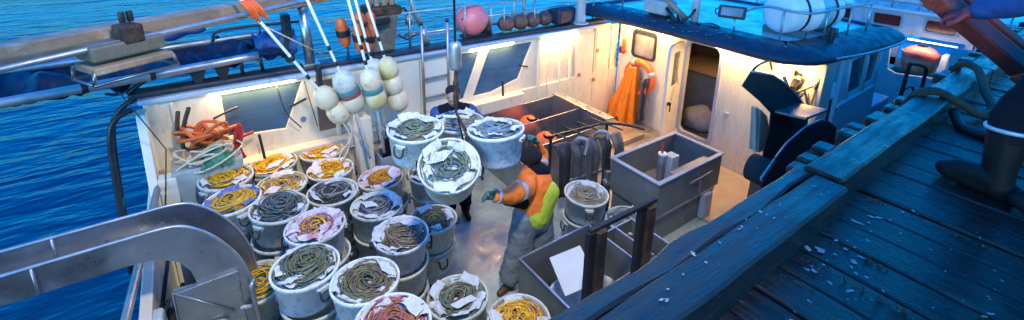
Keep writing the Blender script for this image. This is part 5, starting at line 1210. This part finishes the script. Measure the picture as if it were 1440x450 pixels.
g = MB(); g.lathe([(0, 1.13), (.24, 1.13), (.30, 1.48), (.31, 1.50), (.28, 1.50), (.22, 1.2), (0, 1.2)], 20, Matrix.Translation((11.90, 2.45, 0))); one('bait_tub', g, 'sack', 'brownish round tub on the stern of the boat moored ahead', 'tub', (11.95, 2.45, 1.13))
o = thing('pink_float', 'pink red float lying in the tub on the boat ahead', 'float', (11.95, 2.45, 1.55)); g = MB(); g.ball((11.80, 2.42, 1.48), (.22, .28, .17), 18); part('float_body', g, 'pink_float', o)
g = MB(); g.ball((11.76, 2.42, 1.64), (.06, .09, .04), 10); part('float_eye', g, 'navy_cloth', o)
g = MB(); g.prism([(1.98, 1.12), (2.14, 1.12), (2.10, 1.55), (2.0, 1.55)], lambda u, v, t: (t, u, v), 11.75, 11.95); one('white_jerrycan', g, 'white_plastic', 'white canister standing beside the tub on the boat ahead', 'canister', (11.85, 2.05, 1.12), bev=.03)
g = MB(); g.bar((11.60, 1.9, 1.765), (11.60, 2.8, 1.765), .03, .02); part('strip_lamp', g, 'lamp_glow', b2)
L = bpy.data.lights.new('stern_lamp', 'AREA'); L.shape = 'RECTANGLE'; L.size = .9; L.size_y = .04; L.energy = .4; L.color = (1, .8, .55)
ob = bpy.data.objects.new('stern_lamp', L); C.objects.link(ob); ob.location = (11.60, 2.35, 1.75); ob.rotation_euler = (0, R(-25), R(90))
ob.rotation_euler = Vector((-.5, 0, 1)).to_track_quat('Z', 'Y').to_euler()
def far_boat(x, y, s, lab, rz=0):
    o = thing('distant_boat', lab, 'boat', (x, y, -.75))
    T = lambda u, v, w: (x+u*s, y+v*s, w*s-.3)
    g = MB(); g.prism([(-3, -1.2), (2.5, -1.2), (4, 0), (2.5, 1.2), (-3, 1.2)], lambda u, v, t: T(u, v, t), -.4, .8); part('hull', g, 'blue_hull', o, .03)
    g = MB(); g.box(x-.8*s, x+1.6*s, y-.9*s, y+.9*s, .8*s-.3, 2.3*s-.3); part('cabin', g, 'roof_white', o, .05)
    for k in range(3):
        g = MB(); g.box(x-.815*s, x-.8*s, y+(-.75+k*.55)*s, y+(-.35+k*.55)*s, 1.6*s-.3, 2.05*s-.3); part('window', g, 'glass_dark', o)
    for k in range(3):
        g = MB(); g.box(x+(-.6+k*.7)*s, x+(-.1+k*.7)*s, y-.915*s, y-.9*s, 1.6*s-.3, 2.05*s-.3); part('window', g, 'glass_dark', o)
    g = MB(); g.cyl((x, y, 2.3*s-.3), (x, y, 4.2*s-.3), .05*s, 8); part('mast', g, 'galv', o)
    g = MB(); g.tube([T(-2.9, -1.1, 1.3), T(2.4, -1.1, 1.3)], .03, 6); g.tube([T(-2.9, 1.1, 1.3), T(2.4, 1.1, 1.3)], .03, 6)
    for k in range(7):
        for v in (-1.1, 1.1): g.tube([T(-2.9+k*.88, v, .8), T(-2.9+k*.88, v, 1.3)], .02, 6)
    part('railing', g, 'galv', o)
far_boat(26, 3.4, 1.15, 'distant pale boat along the quay beyond the boat with red windows')
far_boat(21, 8.5, 1.1, 'distant blue hulled boat moored outside, behind the raft canister')
far_boat(34, 3.0, 1.2, 'farthest pale boat at the end of the quay, behind the red beam')

# ------------------------------------------------------------------ people
def hand(prims, wrist, d, palm, s=1.0, curl=.5):
    """palm, four unequal bent fingers and a thumb; d = pointing direction, palm = palm normal"""
    d = Vector(d).normalized(); n = Vector(palm); n = (n-d*n.dot(d)).normalized(); sd = d.cross(n)
    w_ = Vector(wrist); L = .09*s
    prims.append(('c', w_, w_+d*L*.3, .026*s, .030*s))
    for k in (-1.5, -.5, .5, 1.5): prims.append(('c', w_+d*.02*s+sd*k*.013*s, w_+d*L+sd*k*.020*s, .015*s, .0125*s))
    for k, ln in ((-1.5, .058), (-.5, .072), (.5, .076), (1.5, .066)):
        a = w_+d*L+sd*k*.020*s; c1 = curl*.9
        b = a+(d*math.cos(c1)+n*math.sin(c1))*ln*.5*s; c2 = curl*1.9
        c = b+(d*math.cos(c2)+n*math.sin(c2))*ln*.55*s
        prims.append(('c', a, b, .0115*s, .0105*s)); prims.append(('c', b, c, .0105*s, .009*s))
    t0 = w_+d*.03*s+sd*.030*s; t1 = t0+(sd*.75+d*.6+n*.3).normalized()*.045*s; t2 = t1+(d*.9+n*.5+sd*.1).normalized()*.035*s
    prims += [('c', t0, t1, .016*s, .013*s), ('c', t1, t2, .013*s, .010*s)]
def head_prims(c, f, upv, s=1.0):
    """skull, jaw, nose, ears, brow, lips about centre c, looking along f"""
    c = Vector(c); f = Vector(f).normalized(); u = Vector(upv); u = (u-f*u.dot(f)).normalized(); r_ = f.cross(u)
    m = Matrix((r_, f, u)).transposed().to_euler()
    E_ = lambda a, b, d, rad: ('e', c+(r_*a+f*b+u*d)*s, tuple(q*s for q in rad), m)
    return [E_(0, -.01, .03, (.075, .095, .095)), E_(0, .02, -.045, (.058, .070, .070)), E_(0, .055, -.085, (.030, .030, .025)), E_(0, .098, -.012, (.013, .020, .024)), E_(0, .088, .015, (.010, .012, .03)),
            E_(.030, .082, .028, (.026, .014, .010)), E_(-.030, .082, .028, (.026, .014, .010)), E_(0, .085, -.055, (.024, .012, .009)), E_(.076, -.005, -.01, (.012, .022, .032)), E_(-.076, -.005, -.01, (.012, .022, .032)), E_(.042, .06, -.025, (.024, .024, .022)), E_(-.042, .06, -.025, (.024, .024, .022))], (r_, f, u)
def eyes(c, ax, s, parent):
    for k in (-1, 1):
        g = MB(); g.ball(Vector(c)+(ax[0]*.030*k+ax[1]*.083+ax[2]*.012)*s, .010*s, 10); part('eye', g, 'black_rubber', parent)

# crewman in orange jacket steadying the tipped tub
V = Vector
p1 = thing('person', 'person in orange high visibility jacket and black cap reaching for the hoisted tubs', 'person', (2.62, 3.45, 0))
pel, che, nek, hed = V((2.80, 3.44, .80)), V((2.86, 3.50, 1.10)), V((2.86, 3.56, 1.24)), V((2.84, 3.59, 1.39))
shL, elL, wrL = V((2.64, 3.38, 1.22)), V((2.36, 3.25, 1.30)), V((2.13, 3.21, 1.40))
shR, elR, wrR = V((3.04, 3.66, 1.14)), V((3.17, 3.76, 1.27)), V((3.02, 3.71, 1.50))
fL, fR, kL, kR = V((2.47, 3.40, .07)), V((2.86, 3.34, .07)), V((2.60, 3.40, .46)), V((2.88, 3.37, .45))
hp1, hax1 = head_prims(hed, (-.75, .30, -.55), (-.2, .1, 1))
body = hp1+[('c', che, nek, .14, .06), ('c', nek, hed, .058, .055), ('c', pel, che, .13, .15), ('c', shL, elL, .055, .045), ('c', elL, wrL, .043, .032), ('c', shR, elR, .055, .045), ('c', elR, wrR, .043, .032),
    ('c', nek, shL, .06, .06), ('c', nek, shR, .06, .06), ('c', pel+V((-.09, 0, 0)), kL, .085, .06), ('c', kL, fL, .055, .045), ('c', pel+V((.09, 0, 0)), kR, .085, .06), ('c', kR, fR, .055, .045)]
hand(body, wrL, (-.85, -.1, .5), (.1, -1, -.3), 1.05, .55); hand(body, wrR, (-.55, -.2, .85), (-.8, -.3, -.4), 1.05, .6)
blob('body', body, .011, 'skin', p1, 3)
eyes(hed, hax1, 1, p1)
jk = [('c', pel+V((0, 0, .08)), che, .195, .215), ('c', che, nek, .20, .095), ('c', nek, shL, .10, .115), ('c', nek, shR, .10, .11), ('c', shL, elL, .115, .092), ('c', elL, wrL-(wrL-elL)*.12, .092, .066), ('c', shR, elR, .105, .085), ('c', elR, wrR-(wrR-elR)*.12, .075, .058)]
jacket = blob('jacket', jk, .014, 'hivis', p1, 5, disp=.010)
hood = blob('hood', [('e', nek+V((.06, -.02, .0)), (.17, .15, .12), (0, .5, .5)), ('c', nek+V((.10, .02, -.03)), nek+V((.17, .02, -.14)), .11, .07)], .012, 'navy_cloth', p1, 5, disp=.008)
blob('collar', [('c', nek+V((-.09, .0, -.03)), nek+V((-.02, .08, .0)), .045, .045), ('c', nek+V((-.09, .0, -.03)), nek+V((-.05, -.09, -.03)), .045, .04)], .011, 'hivis', p1, 4)
def cuff(name, a, b, t0, t1, r, mat, par):
    g = MB(); d = (b-a); g.tube([a+d*t0, a+d*((t0+t1)/2), a+d*t1], [r, r*.99, r*.97], 16); return part(name, g, mat, par)
cuff('sleeve_band', shL, elL, .34, .58, .109, 'reflective', p1); cuff('cuff_band', elL, wrL, .78, .92, .073, 'reflective', p1); cuff('sleeve_band', shR, elR, .4, .65, .099, 'reflective', p1)
blob('dark_sleeve', [('c', elL.lerp(wrL, .3)+V((0, 0, -.055)), pel.lerp(che, .55)+V((-.12, -.02, 0)), .05, .08)], .012, 'navy_cloth', p1, 4)
bib = [('c', pel+V((.0, -.03, .02)), che+V((.075, -.12, -.05)), .19, .145), ('c', che+V((.09, -.09, -.04)), nek+V((.12, -.06, -.05)), .09, .06)]
blob('bib', bib, .013, 'lime', p1, 5, disp=.006)
tr_ = [('c', pel+V((0, 0, .05)), pel+V((0, 0, -.05)), .20, .21), ('c', pel+V((-.09, 0, -.02)), kL, .165, .145), ('c', kL, fL+V((.0, 0, .10)), .145, .125), ('c', pel+V((.09, 0, -.02)), kR, .165, .145), ('c', kR, fR+V((0, 0, .10)), .145, .125)]
blob('trousers', tr_, .014, 'oil_trousers', p1, 5, disp=.014)
for f in (fL, fR):
    blob('boot', [('c', f+V((0, 0, .12)), f+V((0, 0, .0)), .062, .058), ('c', f+V((.03, -.01, -.025)), f+V((-.12, -.03, -.03)), .042, .040), ('c', f+V((-.10, -.03, -.03)), f+V((-.16, -.04, -.035)), .043, .034)], .010, 'boot_brown', p1, 4)
cuff('boot_trim', fL, fL+V((0, 0, .2)), .42, .7, .085, 'lime', p1)
blob('knit_cap', [('e', hed+V((.012, -.004, .052)), (.124, .124, .104), (0, -.35, 0)), ('c', hed+V((.05, -.02, -.005)), hed+V((.06, -.03, .04)), .075, .085)], .010, 'black_wool', p1, 4, disp=.003)
for wr, d, pn, mt in ((wrL, (-.85, -.1, .5), (.1, -1, -.3), 'glove_teal'), (wrR, (-.55, -.2, .85), (-.8, -.3, -.4), 'glove_teal')):
    gp = []; hand(gp, wr, d, pn, 1.28, .55 if wr is wrL else .6); el = elL if wr is wrL else elR; gp.append(('c', wr, wr+(el-wr).normalized()*.13, .038, .047)); blob('glove', gp, .006, mt, p1, 3)
cuff('glove_gauntlet', elL, wrL, .62, .80, .055, 'glove_dark', p1)

# crewman behind the hoisted tubs
p2 = thing('person', 'person in dark cap and blue sleeved overall standing behind the hoisted tubs', 'person', (2.69, 4.88, 0))
h2 = V((2.570, 4.84, 1.763)); hp2, ax2 = head_prims(h2, (-.45, -.85, -.35), (0, 0, 1))
sh = [V((2.400, 4.95, 1.543)), V((2.790, 4.80, 1.543))]; el2 = [V((2.290, 4.80, 1.267)), V((2.930, 4.60, 1.344))]; wr2 = [V((2.290, 4.58, 1.344)), V((2.790, 4.40, 1.488))]
pv2 = V((2.620, 4.90, 1.014)); ch2 = V((2.610, 4.89, 1.411)); nk2 = V((2.590, 4.87, 1.609)); ft = [V((2.510, 4.86, 0.060)), V((2.730, 4.83, 0.060))]; kn = [V((2.510, 4.87, 0.551)), V((2.730, 4.84, 0.551))]
bd2 = hp2+[('c', pv2, ch2, .13, .15), ('c', ch2, nk2, .13, .06), ('c', nk2, h2, .057, .054)]
for k in (0, 1): bd2 += [('c', nk2, sh[k], .06, .055), ('c', sh[k], el2[k], .052, .042), ('c', el2[k], wr2[k], .04, .03), ('c', pv2+V((.09*(2*k-1), -.02*(2*k-1), 0)), kn[k], .085, .06), ('c', kn[k], ft[k], .055, .04)]
for k in (0, 1): hand(bd2, wr2[k], (-.3*(2*k-1)-.2, -.8, .2), (0, -.2, -1), 1.05, .6)
blob('body', bd2, .011, 'skin', p2, 2); eyes(h2, ax2, 1, p2)
blob('overall', [('c', pv2, ch2, .17, .18), ('c', ch2, nk2, .165, .075), ('c', nk2, sh[0], .085, .09), ('c', nk2, sh[1], .085, .09)]+[('c', pv2+V((.09*(2*k-1), -.02, 0)), kn[k], .115, .09) for k in (0, 1)]+[('c', kn[k], ft[k]+V((0, 0, .12)), .09, .085) for k in (0, 1)], .014, 'navy_cloth', p2, 4, disp=.01)
for k in (0, 1):
    blob('sleeve', [('c', sh[k], el2[k], .095, .072), ('c', el2[k], el2[k].lerp(wr2[k], .86), .072, .055)], .012, 'blue_sleeve', p2, 4, disp=.008)
    blob('boot', [('c', ft[k]+V((0, 0, .34)), ft[k], .082, .062), ('c', ft[k]+V((0, .02, -.015)), ft[k]+V((-.05, -.17, -.02)), .045, .040)], .010, 'boot_black', p2, 4)
    gp = []; hand(gp, wr2[k], (-.3*(2*k-1)-.2, -.8, .2), (0, -.2, -1), 1.2, .6); blob('glove', gp, .007, 'glove_dark', p2, 2)
blob('cap', [('e', h2+V((.010, .022, .078)), (.094, .100, .072))], .010, 'black_wool', p2, 3)
blob('neck_gaiter', [('c', nk2+V((0, 0, .02)), h2+V((.0, .01, -.105)), .082, .062)], .010, 'black_wool', p2, 3)

# person on the quay, mostly outside the picture
p3 = thing('person', 'person on the quay in dark clothes and black rubber boots gripping the red beam', 'person', (3.8, .15, 2.45))
Q = 2.45
fa, fb_ = V((3.73, .28, Q+.07)), V((3.62, -.06, Q+.07)); ka, kb = V((3.76, .30, Q+.50)), V((3.72, -.02, Q+.50)); pv3 = V((3.80, .02, Q+.90)); ch3 = V((3.82, .08, Q+1.28)); nk3 = V((3.82, .12, Q+1.46)); h3 = V((3.82, .18, Q+1.62))
s3 = [V((3.66, .12, Q+1.38)), V((3.99, .10, Q+1.38))]; e3 = [V((3.76, .36, Q+1.16)), V((4.06, .04, Q+1.10))]; w3 = [V((3.84, .60, Q+1.04)), V((4.06, .12, Q+.86))]
hp3, ax3 = head_prims(h3, (.1, .95, -.4), (0, 0, 1))
bd3 = hp3+[('c', pv3, ch3, .14, .16), ('c', ch3, nk3, .14, .06), ('c', nk3, h3, .057, .054), ('c', pv3+V((-.04, .06, 0)), ka, .09, .06), ('c', ka, fa, .058, .042), ('c', pv3+V((-.04, -.06, 0)), kb, .09, .06), ('c', kb, fb_, .058, .042)]
for k in (0, 1):
    bd3 += [('c', nk3, s3[k], .06, .055), ('c', s3[k], e3[k], .055, .045), ('c', e3[k], w3[k], .043, .032)]
    hand(bd3, w3[k], (.1, .8, -.3), (.3-.6*k, 0, -1), 1.05, .7)
blob('body', bd3, .012, 'skin', p3, 2); eyes(h3, ax3, 1, p3)
blob('trousers', [('c', pv3+V((0, 0, .06)), pv3, .18, .185), ('c', pv3+V((-.04, .08, 0)), ka, .14, .102), ('c', ka, fa.lerp(ka, .75), .104, .100), ('c', pv3+V((-.04, -.07, 0)), kb, .14, .102), ('c', kb, fb_.lerp(kb, .75), .104, .100)], .014, 'navy_cloth', p3, 4, disp=.012)
blob('jacket', [('c', pv3+V((0, 0, .08)), ch3, .18, .195), ('c', ch3, nk3, .18, .09), ('c', nk3, s3[0], .1, .1), ('c', nk3, s3[1], .1, .1)], .015, 'navy_cloth', p3, 4, disp=.01)
for k in (0, 1):
    blob('sleeve', [('c', s3[k], e3[k], .10, .082), ('c', e3[k], e3[k].lerp(w3[k], .85), .082, .062)], .012, 'blue_sleeve', p3, 4, disp=.008)
    gp = []; hand(gp, w3[k], (.1, .8, -.3), (.3-.6*k, 0, -1), 1.25, .7); gp.append(('c', w3[k], w3[k].lerp(e3[k], .3), .04, .05)); blob('glove', gp, .007, 'glove_red', p3, 2)
for f, k_ in ((fa, ka), (fb_, kb)):
    bt_ = blob('boot', [('c', f.lerp(k_, .80), f.lerp(k_, .3), .098, .080), ('c', f.lerp(k_, .3), f+V((0, -.01, .0)), .080, .068), ('c', f+V((.0, -.07, -.02)), f+V((.03, .14, -.015)), .060, .062), ('c', f+V((.0, .02, .04)), f+V((.04, .17, .01)), .068, .066), ('e', f+V((.045, .19, -.012)), (.070, .090, .060))], .010, 'boot_black', p3, 4)
    g = MB(); g.tube([f.lerp(k_, .78), f.lerp(k_, .83)], [.110, .112], 18); part('boot_cuff', g, 'reflective', p3)
blob('knit_cap', [('e', h3+V((0, -.01, .058)), (.098, .108, .082))], .010, 'black_wool', p3, 3)

# red painted steel beam held by that person, leaning over the kerb
A_, B_ = V((3.84, .80, 3.56)), V((4.0, .352, 3.175)); dB = (B_-A_).normalized()
lo_ = B_+dB*((B_.z-2.47)/-dB.z); hi_ = A_-dB*1.6
rb = thing('red_beam', 'maroon painted steel beam slanting over the quay edge, held by the booted person', 'beam', tuple(lo_))
off = V((.10, .05, .01))
g = MB(); g.bar(lo_+off, hi_+off, .105, .115, (.55, .35, .75)); part('beam_body', g, 'maroon_paint', rb, .012)
upb = (V((.55, .35, .75))-dB*V((.55, .35, .75)).dot(dB)).normalized(); sdb = dB.cross(upb)
g = MB(); g.tube([lo_+off+upb*.066+sdb*.02, hi_+off+upb*.066+sdb*.02], .008, 6); part('edge_cable', g, 'paint_grey', rb)
for k in range(5):
    c = lo_.lerp(hi_, .12+.19*k)+off; g = MB(); g.bar(c-dB*.03, c+dB*.03, .118, .128, (.55, .35, .75)); part('beam_clamp', g, 'maroon_paint', rb, .006)
g = MB(); g.bar(lo_+off+upb*.16, hi_+off+upb*.16+dB*.2, .03, .05, (.55, .35, .75)); part('upper_rail', g, 'maroon_paint', rb, .006)
